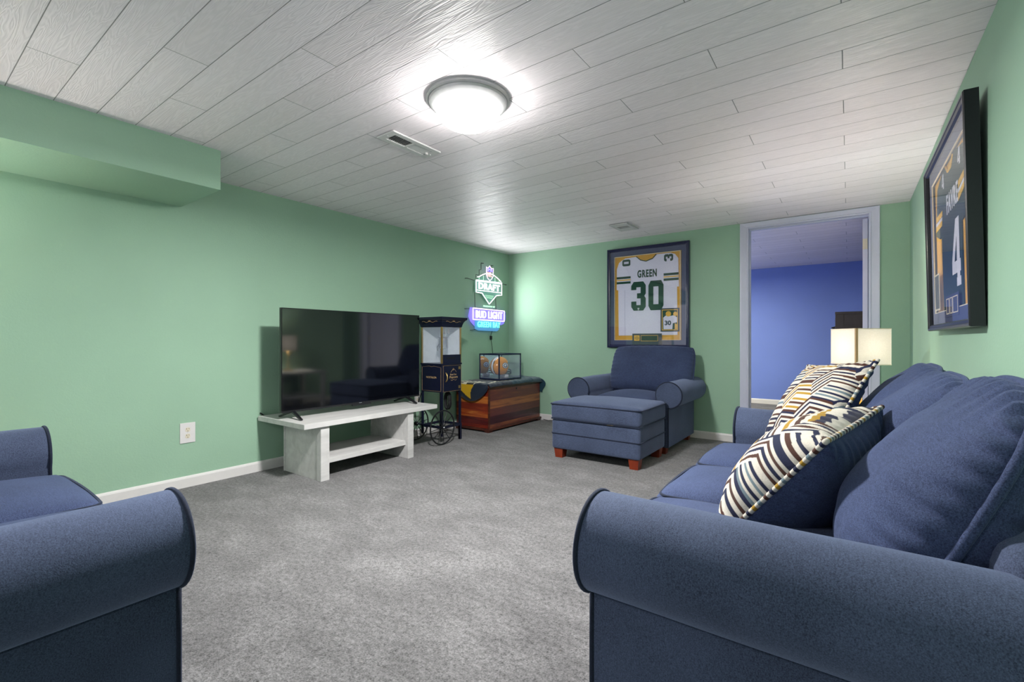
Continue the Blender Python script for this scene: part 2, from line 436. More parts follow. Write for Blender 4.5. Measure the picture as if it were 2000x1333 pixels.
# ================================================================== the room
def slab(name, a, b, m): return struct(MB().box(a, b).build(name, m))
slab('floor', (XL-.2, YR-.1, -.06), (3.2, 8.2, 0), M['carpet'])
slab('ceiling', (XL-.2, YR-.1, ZC), (3.2, 8.2, ZC+.08), M['ceil'])
slab('wall_left', (XL-.12, YR-.1, 0), (XL, YB+.0, ZC), M['green'])
slab('wall_right', (XR, YR-.1, 0), (XR+.12, YB+.0, ZC), M['green'])
D0, D1, DH = -.759, .134, 2.008        # door opening
wb = MB().box((XL-.12, YB, 0), (D0-.02, YB+.115, ZC)).box((D1+.02, YB, 0), (XR+.12, YB+.115, ZC)).box((D0-.02, YB, DH+.02), (D1+.02, YB+.115, ZC))
struct(wb.build('wall_back', M['green']))
# room beyond the doorway
FY, FX0, FX1 = 8.02, -2.6, 2.4
slab('wall_far', (FX0-.1, FY, 0), (FX1+.1, FY+.1, ZC), M['blue'])
slab('wall_far_left', (FX0-.1, YB+.115, 0), (FX0, FY, ZC), M['blue'])
slab('wall_far_right', (FX1, YB+.115, 0), (FX1+.1, FY, ZC), M['blue'])
struct(MB().box((FX0, YB+.1155, 0), (D0-.09, YB+.125, ZC)).box((D1+.09, YB+.1155, 0), (FX1, YB+.125, ZC)).build('wall_far_near_side', M['blue']))
# boxed-in duct along the left wall
struct(MB().box((XL, YR, 1.838), (-2.952, 1.20, ZC)).build('wall_soffit', M['green']))
# baseboards with an eased top edge
def baseboard(name, a, b, nrm, m=None):
    a, b, nrm = Vector(a), Vector(b), Vector(nrm); U = (b-a); L = U.length; U.normalize()
    prof = [(0, 0), (.012, 0), (.012, .058), (.009, .068), (.004, .073), (0, .073)]
    mb = MB(); n = len(prof)
    vs = [a+nrm*p+Vector((0, 0, z)) for p, z in prof]+[b+nrm*p+Vector((0, 0, z)) for p, z in prof]
    mb.add(vs, [tuple(range(n)), tuple(range(2*n-1, n-1, -1))]+[(i, (i+1) % n, n+(i+1) % n, n+i) for i in range(n)])
    return struct(mb.build(name, m or M['trimwhite']))
baseboard('baseboard_left', (XL, YR, 0), (XL, YB, 0), (1, 0, 0))
baseboard('baseboard_back', (XL, YB, 0), (-.845, YB, 0), (0, -1, 0))
baseboard('baseboard_back_right', (.21, YB, 0), (XR, YB, 0), (0, -1, 0))
baseboard('baseboard_right', (XR, YR, 0), (XR, YB, 0), (-1, 0, 0))
baseboard('baseboard_far', (FX0, FY, 0), (FX1, FY, 0), (0, -1, 0))
# door casing: stepped profile around the opening + jamb lining
def casing(name, y, sgn):
    mb = MB(); prof = [(0, .006), (.012, .012), (.018, .009), (.045, .014), (.06, .017), (.070, .017)]
    zt = min(DH+.052, ZC-.004)
    for side, x in ((-1, D0), (1, D1)):
        for (p0, t0), (p1, t1) in zip(prof[:-1], prof[1:]):
            x0, x1 = x+side*p0, x+side*p1; h0, h1 = DH+min(p0, .05), DH+min(p1, .052)
            yy0, yy1 = y+sgn*t0, y+sgn*t1
            mb.add([(x0, yy0, 0), (x1, yy1, 0), (x1, yy1, min(zt, DH+p1*.74)), (x0, yy0, min(zt, DH+p0*.74)), (x0, y, 0), (x1, y, 0), (x1, y, min(zt, DH+p1*.74)), (x0, y, min(zt, DH+p0*.74))],
                   [(0, 1, 2, 3), (4, 5, 6, 7), (0, 1, 5, 4), (3, 2, 6, 7), (1, 2, 6, 5), (0, 3, 7, 4)])
    for (p0, t0), (p1, t1) in zip(prof[:-1], prof[1:]):
        z0, z1 = min(zt, DH+p0*.74), min(zt, DH+p1*.74)
        mb.add([(D0-p0, y+sgn*t0, z0), (D1+p0, y+sgn*t0, z0), (D1+p1, y+sgn*t1, z1), (D0-p1, y+sgn*t1, z1), (D0-p0, y, z0), (D1+p0, y, z0), (D1+p1, y, z1), (D0-p1, y, z1)],
               [(0, 1, 2, 3), (4, 5, 6, 7), (0, 1, 5, 4), (3, 2, 6, 7), (1, 2, 6, 5), (0, 3, 7, 4)])
    return struct(mb.build(name, M['doorwhite']))
casing('trim_1', YB, -1); casing('trim_2', YB+.115, 1)
struct(MB().box((D0-.02, YB, 0), (D0, YB+.115, DH)).box((D1, YB, 0), (D1+.02, YB+.115, DH)).box((D0-.02, YB, DH), (D1+.02, YB+.115, DH+.02))
       .box((D0, YB+.05, 0), (D0+.01, YB+.085, DH-.01)).box((D0, YB+.05, DH-.01), (D1, YB+.085, DH)).build('trim_3', M['doorwhite']))
# door leaf swung open into the next room, seen edge-on
dl = struct(MB().box((-.0175, 0, .012), (.0175, .86, 1.995)).build('door_1', M['doorwhite']))
dl.location = (.112, YB+.112, 0); dl.rotation_euler = (0, 0, math.radians(-6))
for z in (1.78, 1.0, .25):
    hb = MB().box((-.0165, -.0035, z-.045), (.0165, 0, z+.045), .001)
    for dz in (-.03, 0, .03): hb.lathe([(.003, -.005), (.003, -.0034)], (-.004 if dz else .004, 0, z+dz), 10, 'Y')
    h = hb.build('hinge', M['ivory'], dl); h['label'] = 'ivory hinge leaf'

# ================================================================== ceiling fixtures
def dome_light(loc, label, R=.188, power=P_DOME, group=None, tint=(1, .985, .97)):
    t = thing('ceiling_light', label, 'light', loc, group=group)
    MB().lathe([(.05, 0), (R, 0), (R+.001, -.012), (R-.006, -.018), (R-.010, -.018), (R-.014, -.028), (R-.03, -.040), (R-.042, -.045), (R-.042, -.036), (.05, -.036)], (0, 0, 0), 64).build('rim', M['nickel'], t, True, 30)
    pr = [(R-.043, -.042)]
    for i in range(1, 15):
        a = i/14*PI/2; pr.append(((R-.043)*math.cos(a)**.8+.002, -.042-.092*math.sin(a)**1.1))
    dm = MB().lathe(pr, (0, 0, 0), 64).build('glass_dome', M['dome'], t, True)
    MB().lathe([(.012, -.132), (.013, -.136), (.009, -.141), (.004, -.144)], (0, 0, 0), 20).build('finial', M['nickel'], t, True)
    ld = bpy.data.lights.new('bulb', 'AREA'); ld.shape = 'DISK'; ld.size = .20; ld.energy = power; ld.color = tint
    lo = bpy.data.objects.new('bulb', ld); COL.objects.link(lo); lo.parent = t; lo.location = (0, 0, -.137)
    return t
dome_light((-1.407, 1.605, ZC), 'round frosted dome ceiling light with nickel rim beside the slotted vent')
dome_light((-1.407, -1.25, ZC), 'added frosted dome fill light on the ceiling, unseen behind the camera', power=P_REAR)  # added fixture, unseen; soft fill from behind the camera
dome_light((-1.75, 6.3, ZC), 'added frosted dome ceiling light, out of view in the blue room past the doorway', power=P_FAR, tint=(1, .93, .62))  # added to light the blue room, kept out of view; warm tint offsets blue bounce

def vent(loc, rz, L, W, label, damper=True):
    t = thing('ceiling_vent', label, 'vent', loc, rz)
    fr = MB(); i0, i1 = L/2-.035, W/2-.030
    for a, b in (((-L/2, -W/2), (L/2, -i1)), ((-L/2, i1), (L/2, W/2)), ((-L/2, -i1), (-i0, i1)), ((i0, -i1), (L/2, i1)), ((-.006, -i1), (.006, i1))):
        fr.box((a[0], a[1], -.012), (b[0], b[1], -.004))
    fr.box((-L/2+.008, -W/2+.008, -.004), (L/2-.008, -W/2+.012, 0)).box((-L/2+.008, W/2-.012, -.004), (L/2-.008, W/2-.008, 0))
    fr.build('frame', M['ventwhite'], t)
    MB().box((-i0, -i1, -.002), (i0, i1, -.0005)).build('duct_opening', M['ventdark'], t)
    n = 10
    sl = MB()
    for h in (-1, 1):
        for k in range(n):
            x = h*(.012+(i0-.016)*(k+.5)/n); a = -h*math.radians(42); c, s = math.cos(a), math.sin(a)
            dx, dz = .0045*math.sin(a), .0045*math.cos(a)
            sl.add([(x-dx-.0006, -i1, -.007-dz), (x+dx-.0006, -i1, -.007+dz), (x+dx+.0006, -i1, -.007+dz), (x-dx+.0006, -i1, -.007-dz),
                    (x-dx-.0006, i1, -.007-dz), (x+dx-.0006, i1, -.007+dz), (x+dx+.0006, i1, -.007+dz), (x-dx+.0006, i1, -.007-dz)],
                   [(0, 1, 2, 3), (4, 5, 6, 7), (0, 1, 5, 4), (1, 2, 6, 5), (2, 3, 7, 6), (3, 0, 4, 7)])
    sl.build('louvres', M['ventwhite'], t)
    for x in (-1, 1): MB().lathe([(.004, -.015), (.005, -.012)], (x*(L/2-.017), 0, 0), 10).build('screw', M['plate'], t)
    if damper: MB().box((L/2-.055, -.004, -.022), (L/2-.040, .004, -.008)).build('damper_lever', M['plate'], t)
    return t
vent((-1.985, 1.775, ZC), math.radians(90), .345, .135, 'long white slotted ceiling vent beside the dome light')
v2 = thing('ceiling_vent', 'small square white ceiling vent near the framed white jersey', 'vent', (-1.752, 4.268, ZC), math.radians(0))
MB().box((-.09, -.145, -.012), (.09, -.05, -.004)).box((-.09, .03, -.012), (.09, .145, -.004)).box((-.09, -.05, -.012), (-.055, .03, -.004)).box((.055, -.05, -.012), (.09, .03, -.004)).box((.085, -.145, -.012), (.089, .145, 0)).box((-.089, -.145, -.012), (-.085, .145, 0)).build('frame', M['ventwhite'], v2)
MB().box((-.055, -.05, -.003), (.055, .03, -.0008)).build('duct_opening', M['ventdark'], v2)
sb = MB()
for k in range(5): sb.box((-.055, -.045+k*.017, -.010), (.055, -.042+k*.017, -.004))
sb.build('louvres', M['ventwhite'], v2)

# ================================================================== upholstery
def arm(t, side, W, D, r=.115, ct=.505, z0=.06, cin=.02, panel=.125, m='navy'):
    """rolled arm; side=-1/1, outer panel at |x|=W/2, front at y=0 and back at y=D"""
    cw = -cin; prof = []
    a0 = -math.acos(max(-1, min(1, cin/r)))      # where the roll meets the outer panel
    prof += [(0, z0), (0, z0+.12), (0, z0+.24), (-.001, ct+r*math.sin(a0)-.006), (-.010, ct+r*math.sin(a0)+.001)]
    k0 = len(prof)
    for i in range(1, 29):
        a = a0+(PI+.35-a0)*i/28
        prof.append((cw+r*math.cos(a), ct+r*math.sin(a)))
    prof += [(-panel-.012, ct-.10), (-panel, ct-.16), (-panel, z0+.12), (-panel, z0)]
    n = len(prof); rings = []
    ys = [0, .004, .012]+[.03+(D-.05)*i/18 for i in range(19)]+[D]
    vs = []; fs = []
    cx = sum(p[0] for p in prof)/n; cz = ct
    for y in ys:
        sc = {0: .955, .004: .985}.get(y, 1)
        for (a, z) in prof:
            if z > ct-.12: aa = cw+(a-cw)*sc; zz = ct+(z-ct)*sc
            else: aa = a-.004*(1-sc)*20*(1 if a > -.06 else -1); zz = z
            wob = .003*noise.noise(Vector((a*6, y*4, z*5+side)))
            vs.append((side*(W/2+aa+wob), y, zz+wob))
    for i in range(len(ys)-1):
        for k in range(n): fs.append((i*n+k, i*n+(k+1) % n, (i+1)*n+(k+1) % n, (i+1)*n+k))
    fs += [tuple(range(n)), tuple((len(ys)-1)*n+k for k in range(n))]
    o = mesh_obj('arm', vs, fs, M[m], t, True, sharp=50)
    pts = [(side*(W/2+a), .006, z) for a, z in prof]
    pts[3] = (pts[3][0]-side*.0, pts[3][1], pts[3][2])
    p = MB().tube(pts, .0055, 8).build('piping', M['piping'], o, True)
    return o

def cushion_box(name, t, c, hx, hy, hz, r, top=.02, seed=0, side=.006, m='navy2', pipes=(1, -1), rot=None):
    v, f = rbox(hx, hy, hz, r, 18, top, 0, side, .006, seed)
    v = [Vector(c)+q for q in v]
    o = mesh_obj(name, v, f, M[m], t, True)
    for s in pipes:
        pts = []; hxx, hyy = hx-r*.29, hy-r*.29
        zz = s*(hz-r*.28)
        rc = .030
        for (sx, sy, a0) in ((1, 1, 0), (-1, 1, 90), (-1, -1, 180), (1, -1, 270)):
            for i in range(7):
                a = math.radians(a0+15*i); pts.append((c[0]+sx*(hxx-rc)+rc*math.cos(a)-0, c[1]+sy*(hyy-rc)+rc*math.sin(a), c[2]+zz))
        fine = []
        for i in range(len(pts)):
            p, q = Vector(pts[i]), Vector(pts[(i+1) % len(pts)]); k = max(1, int((q-p).length/.05))
            fine += [p.lerp(q, j/k) for j in range(k)]
        for p in fine:                       # follow the padded sides
            u_, w_ = (p.x-c[0])/hx, (p.y-c[1])/hy; c_ = max(0, 1-((hz-r*.28)/hz)**2)
            p.x += side*u_*c_*max(0, 1-w_*w_)**.5; p.y += side*(1.8 if w_ < 0 else 1)*w_*(.35+.65*c_)*max(0, 1-u_*u_)**.5
            p.z += s*(top if s > 0 else 0)*(max(0, 1-u_*u_)*max(0, 1-w_*w_))**.85*((hz-r*.28)/hz)
        MB().tube(fine, .005, 7, True).build('piping', M['piping'], o, True)
    return o

def back_pillow(t, c, w, h, T, lean, seed=0, m='navy2', pr=.007, roll=0, sag=.25, flare=.03, rc=.06, gather=.006, pw=.42):
    """loose knife-edge back cushion; front faces local -y, leaning back by lean radians"""
    v, f, rim = pillow_mesh(w, h, T, 56, flare, rc, gather, seed, sag, pw)
    R = Matrix.Translation(Vector(c)) @ Matrix.Rotation(roll, 4, 'Y') @ Matrix.Rotation(-lean, 4, 'X') @ Matrix(((1, 0, 0, 0), (0, 0, -1, 0), (0, 1, 0, 0), (0, 0, 0, 1)))
    o = mesh_obj('back_cushion', [R @ Vector(q) for q in v], f, M[m], t, True); weld(o)
    MB().tube([R @ Vector(q) for q in rim], pr, 8, True).build('piping', M['navy2'], o, True)
    return o

def leg(t, x, y, w=.075, h=.085, n='leg'):
    a, b = w/2, w/2*.78
    return MB().add([(x-b, y-b, 0), (x+b, y-b, 0), (x+b, y+b, 0), (x-b, y+b, 0), (x-a, y-a, h), (x+a, y-a, h), (x+a, y+a, h), (x-a, y+a, h)],
             [(0, 1, 2, 3), (4, 5, 6, 7), (0, 1, 5, 4), (1, 2, 6, 5), (2, 3, 7, 6), (3, 0, 4, 7)]).build(n, M['redwood'], t)

def seat_unit(name, label, cat, loc, rz, W, D, nseat, pillows, r=.108, ct=.512, cin=.03, seat_z=.465, over=.05, legs=True, backtop=.72, bin_=.02):
    t = thing(name, label, cat, loc, rz)
    pin = .125
    v, f = rbox((W-2*pin)/2+.003, (D-.03)/2, .12, .02, 10, 0, 0, .0)
    mesh_obj('seat_base', [q+Vector((0, .02+(D-.03)/2, .19)) for q in v], f, M['navy'], t, True)
    MB().tube([(-(W/2-pin), .017, .20), (W/2-pin, .017, .20)], .005, 6).build('piping', M['piping'], t, True)
    v, f = rbox(W/2-bin_, .085, (backtop-.07)/2, .05, 12, 0, 0, .006)
    mesh_obj('backrest', [q+Vector((0, D-.088, .07+(backtop-.07)/2)) for q in v], f, M['navy'], t, True)
    for s in (-1, 1): arm(t, s, W, D-.015, r, ct, .06, cin, pin)
    iw = W-2*pin-.02*0
    for k in range(nseat):
        cw = iw/nseat; cx = -iw/2+cw*(k+.5)
        hz = .085; ov = over[k] if isinstance(over, (list, tuple)) else over
        cushion_box('seat_cushion', t, (cx, (-ov+D-.16)/2, seat_z-.015-hz), cw/2-.003, (D-.16+ov)/2, hz, .04, .055, seed=k*3+W, side=.014)
    for p in pillows: back_pillow(t, **p)
    if legs:
        for x in (-W/2+.06, W/2-.06):
            for y in (.06, D-.07): leg(t, x, y)
    return t

# sofa along the right wall (faces the left wall); local +x = towards the camera
W1 = 1.72
seat_unit('sofa', 'long navy three-cushion sofa with rolled arms against the right wall', 'sofa', (-.47, 1.805, 0), -PI/2, W1, .83, 3,
    [dict(c=(-.47, .63, .665), w=.50, h=.47, T=.27, lean=.42, seed=5, sag=.55, rc=.14),
     dict(c=(.02, .62, .66), w=.50, h=.47, T=.28, lean=.42, seed=9, sag=.55, rc=.14),
     dict(c=(.475, .635, .655), w=.52, h=.48, T=.275, lean=.42, seed=2, sag=.6, pr=.009, gather=.008, rc=.20, flare=-.05)],
    r=.108, ct=.512, cin=.03, seat_z=.465, over=.06, backtop=.66)
# loveseat at the left foreground (faces the far wall)
seat_unit('loveseat', 'navy two-cushion loveseat with rolled arms in the left foreground', 'sofa', (-1.93, .42, 0), PI, 1.40, .86, 2,
    [dict(c=(-.28, .64, .66), w=.58, h=.46, T=.28, lean=.36, seed=11), dict(c=(.28, .64, .66), w=.58, h=.46, T=.28, lean=.36, seed=12)],
    r=.108, ct=.512, cin=.03, seat_z=.462, over=(.028, .030), backtop=.66)
# armchair against the back wall
seat_unit('armchair', 'navy rolled-arm armchair under the framed white jersey', 'armchair', (-1.65, 3.935, 0), 0, .84, .82, 1,
    [dict(c=(.075, .585, .680), w=.83, h=.49, T=.30, lean=.34, seed=21, gather=.003, sag=.3, flare=.03, rc=.10, pw=.34)],
    r=.110, ct=.503, cin=-.005, seat_z=.46, over=-.01, backtop=.66, bin_=.10)

# ottoman
t = thing('ottoman', 'navy storage ottoman on red-brown block feet in front of the armchair', 'ottoman', (-1.62, 3.612, 0))
hx, hy = .376, .29
v, f = rbox(hx, hy, .121, .018, 12, 0, 0, .002); mesh_obj('base', [q+Vector((0, 0, .197)) for q in v], f, M['navy'], t, True)
v, f = rbox(hx+.006, hy+.006, .072, .028, 18, .028, 0, .007, .004, 3); lid = mesh_obj('lid', [q+Vector((0, 0, .388)) for q in v], f, M['navy'], t, True)
def rect_pipe(hx, hy, z, r=.0045, rc=.02):
    pts = []
    for (sx, sy, a0) in ((1, 1, 0), (-1, 1, 90), (-1, -1, 180), (1, -1, 270)):
        for i in range(5): a = math.radians(a0+22.5*i); pts.append((sx*(hx-rc)+rc*math.cos(a), sy*(hy-rc)+rc*math.sin(a), z))
    fine = []
    for i in range(len(pts)):
        p, q = Vector(pts[i]), Vector(pts[(i+1) % len(pts)]); k = max(1, int((q-p).length/.05)); fine += [p.lerp(q, j/k) for j in range(k)]
    return MB().tube(fine, r, 7, True)
rect_pipe(hx+.012, hy+.012, .443, .0052, .03).build('piping', M['piping'], lid, True)
rect_pipe(hx+.009, hy+.009, .322, .0045, .03).build('piping', M['piping'], lid, True)
rect_pipe(hx+.003, hy+.003, .203, .0045).build('piping', M['piping'], t, True)
MB().box((.12, -hy-.012, .318), (.175, -hy-.006, .324)).build('zip_tab', M['gold'], t)['label'] = 'brass zip tab'
for x in (-hx+.055, hx-.055):
    for y in (-hy+.055, hy-.055): leg(t, x, y, .082, .085)

# ================================================================== throw pillows with woven chevron cloth
CR, NV, BR, MU, GB, GL = [lin(c)[:3] for c in ('d6cfc2', '1d2340', '4c2f26', 'a8842c', '6f8088', 'a3b0b4')]
SEQ = [CR, NV, CR, BR, CR, NV, CR, BR, CR]
def chevron(u, v, S=.12, nn=(4, 5, 4, 6)):
    """tumbling-block lattice, each rhombus striped parallel to one edge so stripes join into zigzags"""
    a = u/S; b = v/S
    q = a*2/3; r = -a/3+b*math.sqrt(3)/3
    x, z = q, r; y = -x-z; rx, ry, rz = round(x), round(y), round(z)
    dx, dy, dz = abs(rx-x), abs(ry-y), abs(rz-z)
    if dx > dy and dx > dz: rx = -ry-rz
    elif dy > dz: ry = -rx-rz
    else: rz = -rx-ry
    cx, cy = 1.5*rx, math.sqrt(3)*(rz+rx/2); lx, ly = a-cx, b-cy
    ang = math.degrees(math.atan2(ly, lx)) % 360; sec = int(((ang+60) % 360)//120) % 3
    d0 = [(math.cos(math.radians(g)), math.sin(math.radians(g))) for g in (sec*120-60, sec*120+60)]
    det = d0[0][0]*d0[1][1]-d0[0][1]*d0[1][0]
    s = (lx*d0[1][1]-ly*d0[1][0])/det; t_ = (d0[0][0]*ly-d0[0][1]*lx)/det
    h = (rx*73+rz*151+(19 if sec == 2 else 0)) % 11
    k = t_ if sec == 0 else (s if sec == 1 else t_)
    n = nn[h % 4]
    i = int(max(0, min(.999, k))*n*2)
    hi = (rx*13+rz*29+(2 if sec == 2 else 0)) % 5
    pal = [(NV, BR), (BR, NV), (NV, BR), (NV, GB), (BR, GB)][hi]
    if (h*7+rx) % 8 == 0: pal = (MU, BR)
    if i % 2 == 0: return CR
    return pal[(i//2) % 2]
def stripes(t): return (CR, NV, CR, BR, CR, GB, CR, MU)[int(t*150) % 8]
def throw_pillow(label, c, e1, e2, w, T, seed, back=NV, S=.095, flare=.08, shift=(0, 0), dent=None, nn=(4, 5, 4, 6)):
    e1 = Vector(e1).normalized(); e2 = Vector(e2); e2 = (e2-e1*e2.dot(e1)).normalized(); n3 = e1.cross(e2)
    t = thing('throw_pillow', label, 'pillow', c, group='zigzag throw pillows')
    n = 250; v, f, rim = pillow_mesh(w, w, T, n, flare, 0, .0028, seed, .1, .5)
    # pattern side is local -z (faces away from n3)
    N = (n+1)*(n+1)
    def wv(q): return e1*q[0]+e2*q[1]+n3*q[2]
    if dent:
        (du, dv, dr, dd) = dent
        v = [(q[0], q[1], q[2]-dd*math.exp(-(((q[0]-du)**2+(q[1]-dv)**2)/dr**2))) for q in v]
        rim = [(q[0], q[1], q[2]-dd*math.exp(-(((q[0]-du)**2+(q[1]-dv)**2)/dr**2))) for q in rim]
    nf = n*n
    for nm, vs, fs, mt in (('patterned_cover', v[N:], [tuple(i-N for i in g) for g in f[nf:]], M['pillow']), ('navy_backing', v[:N], f[:nf], M['navy2'])):
        o = mesh_obj(nm, [wv(q) for q in vs], fs, mt, t, True)
        if nm == 'patterned_cover':
            o['label'] = 'cream cloth with navy, brown and mustard zigzags'
            ca = o.data.color_attributes.new('pattern', 'FLOAT_COLOR', 'POINT'); buf = []
            for q in v[N:]: buf += list(chevron(q[0]+shift[0], q[1]+shift[1], S, nn))+[1]
            ca.data.foreach_set('color', buf)
    rp = []
    for i in range(len(rim)):
        p, q = Vector(rim[i]), Vector(rim[(i+1) % len(rim)]); rp.append(p)
    pm = MB().tube([wv(q) for q in rp], .0065, 8, True); o = pm.build('striped_piping', M['pillow'], t, True)
    ca = o.data.color_attributes.new('pattern', 'FLOAT_COLOR', 'POINT'); buf = []
    for i in range(len(rp)): buf += (list(stripes(i/len(rp)))+[1])*8
    ca.data.foreach_set('color', buf)
    return t
throw_pillow('striped zigzag throw pillow propped on the far arm end of the sofa', (-.118, 2.30, .690), (-.56, .82, -.1), (.403, .373, .84), .43, .17, 4, S=.088, nn=(4, 5, 3, 4))
throw_pillow('navy-backed zigzag throw pillow nearest the camera on the sofa', (-.110, 1.492, .597), (.268, .96, .089), (.60, -.20, .77), .43, .26, 8, S=.088, nn=(3, 4, 3, 3), shift=(.03, .05))

# ================================================================== TV stand and TV
t = thing('tv_stand', 'low grey-washed wooden TV bench with one lower shelf under the television', 'tv stand', (-3.2, 2.28, 0))
def L(x, y, z): return (x+3.2, y-2.28, z)
MB().box(L(-3.515, 1.68, .376), L(-2.897, 2.90, .410), .002).build('top', M['greywood'], t)
for y0, y1 in ((1.81, 1.875), (2.585, 2.645)):
    MB().box(L(-3.39, y0+.004, 0), L(-2.955, y1-.004, .376), .001).box(L(-2.965, y0, 0), L(-2.915, y1, .376), .002).box(L(-3.40, y0, 0), L(-3.385, y1, .376), .001).build('leg_panel', M['greywood'], t)
MB().box(L(-3.37, 1.87, .108), L(-2.945, 2.59, .142), .002).build('shelf', M['greywood'], t)

t = thing('television', 'large flat black television standing on the grey bench', 'television', (-3.2, 2.335, .410))
def TVp(x, y, z): return (x+3.2, y-2.335, z-.410)
x0 = -3.2; y0, y1, z0, z1 = 1.688, 2.975, .456, 1.196
MB().box(TVp(x0-.028, y0, z0), TVp(x0-.002, y1, z1), .003).box(TVp(x0-.06, y0+.12, z0+.04), TVp(x0-.026, y1-.12, z0+.42), .01).build('casing', M['tvblack'], t)
MB().box(TVp(x0-.003, y0+.006, z0+.014), TVp(x0-.0005, y1-.006, z1-.006)).build('screen', M['screen'], t)
MB().box(TVp(x0-.004, y0, z0), TVp(x0+.001, y1, z0+.013), .001).build('lower_bezel', M['black'], t)
MB().box(TVp(x0-.012, 2.26, z0-.014), TVp(x0+.002, 2.44, z0+.001), .003).build('sensor_bar', M['black'], t)
lg = MB().box(TVp(x0+.0008, 2.322, z0+.005), TVp(x0+.0016, 2.348, z0+.009)); lg.build('maker_mark', M['steel'], t)
for y, a in ((1.775, 1), (2.83, 1)):
    mb = MB()
    for dx in (.155, -.135):
        mb.T = None
        p0 = Vector(TVp(x0-.015, y, z0+.006)); p1 = Vector(TVp(x0-.015+dx, y-.02, .4155))
        d = (p1-p0); s = Vector((0, 1, 0)); u = d.normalized().cross(s)
        mb.add([p0+s*.013+u*.007, p0-s*.013+u*.007, p0-s*.013-u*.007, p0+s*.013-u*.007, p1+s*.009+u*.005, p1-s*.009+u*.005, p1-s*.009-u*.005, p1+s*.009-u*.005],
               [(0, 1, 2, 3), (4, 5, 6, 7), (0, 1, 5, 4), (1, 2, 6, 5), (2, 3, 7, 6), (3, 0, 4, 7)])
    mb.build('foot', M['black'], t)

def cable(name, pts, r, label, cat='cable', m='rubber'):
    cs = [Vector(p) for p in pts]; out = []
    for i in range(len(cs)-1):
        p0, p1, p2, p3 = cs[max(i-1, 0)], cs[i], cs[i+1], cs[min(i+2, len(cs)-1)]
        for k in range(8):
            u = k/8; out.append(.5*((2*p1)+(p2-p0)*u+(2*p0-5*p1+4*p2-p3)*u*u+(3*p1-p0-3*p2+p3)*u**3))
    out.append(cs[-1])
    return tag(MB().tube(out, r, 7).build(name, M[m], None, True), label, cat)
cable('television_cable', [(-3.525, 1.70, .43), (-3.524, 1.78, .37), (-3.515, 1.90, .32), (-3.49, 2.06, .27), (-3.46, 2.16, .20), (-3.45, 2.22, .10), (-3.46, 2.26, .006)], .0045, 'black cable drooping behind the grey TV bench')

# ================================================================== sockets
def outlet(y, z, label, w=.088, h=.132):
    t = thing('wall_outlet', label, 'outlet', (XL, y, z))
    MB().box((0, -w/2, -h/2), (.006, w/2, h/2), .002).build('cover_plate', M['plate'], t)
    for dz in (-.021, .021):
        s = MB(); pts = []
        for k in range(24):
            a = 2*PI*k/24; pts.append((max(-.0135, min(.0135, .0175*math.cos(a))), .0145*math.sin(a)))
        s.prism(pts, ((.0055, 0, dz), (0, 1, 0), (0, 0, 1), (1, 0, 0)), .002); so = s.build('socket', M['ivory'], t)
        MB().box((.0074, -.0075, dz+.001), (.0080, -.005, dz+.010)).box((.0074, .005, dz+.002), (.0080, .0072, dz+.009)).box((.0074, -.002, dz-.010), (.0080, .002, dz-.006)).build('slot', M['slot'], so)
    MB().lathe([(.003, .0058), (.002, .0068)], (0, 0, 0), 12, 'X').build('screw', M['plate'], t)
    return t
outlet(1.236, .357, 'white duplex wall outlet low on the left wall near the loveseat')
outlet(3.254, .39, 'white duplex wall outlet behind the popcorn cart', .075, .12)

# ================================================================== popcorn cart
cx, cy = -3.215, 3.275
t = thing('popcorn_cart', 'navy-black vintage popcorn cart with gold trim and two spoked wheels', 'popcorn cart', (cx, cy, 0))
ax0, ax1, ay0, ay1 = -3.355-cx, -3.08-cx, 3.143-cy, 3.41-cy
B = M['cartblack']
MB().box((ax0, ay0, .475), (ax1, ay1, .735), .003).build('cabinet', B, t)
MB().box((ax0-.006, ay0-.006, .732), (ax1+.006, ay1+.006, .748), .002).build('cabinet_top', B, t)
# door on the room side
dr = MB().box((ax1, ay0+.02, .486), (ax1+.006, ay1-.012, .722), .001).build('door', B, t)
hp = [(ax1+.006+.022*math.sin(PI*i/10)**.6, ay0+.045, .575+.085*i/10) for i in range(11)]
MB().tube(hp, .0055, 8).build('handle', M['gold'], dr, True)['label'] = 'brass bow handle'
for z in (.70, .515): MB().box((ax1+.005, ay1-.045, z-.014), (ax1+.009, ay1-.02, z+.014), .001).build('hinge', M['gold'], dr)
lm = MB(); E1 = ((0, 1, 0), (0, 0, 1), (1, 0, 0)); yc = (ay0+ay1)/2+.02
lettering(lm, 'Movie Time', (ax1+.0064, yc-.005, .640), *E1, .085, .018, .0004)
lettering(lm, 'Popcorn', (ax1+.0064, yc, .612), *E1, .110, .028, .0004, offset=.01)
lm.tube([(ax1+.0066, yc+.040*k/6, .588+.006*math.cos(k*.9)) for k in range(-6, 7)], .0012, 5)
lm.tube([(ax1+.0066, yc+.045*math.sin(a)*(1), .672+.018*math.cos(a*2.2)) for a in [i/12*2-1 for i in range(13)]], .0012, 5)
for k in range(5): lm.tube([(ax1+.0066, yc-.004+.012*math.sin(k*1.25), .690+.012*math.cos(k*1.25)), (ax1+.0066, yc-.004, .682)], .001, 5)
lm.build('door_lettering', M['goldflat'], dr)
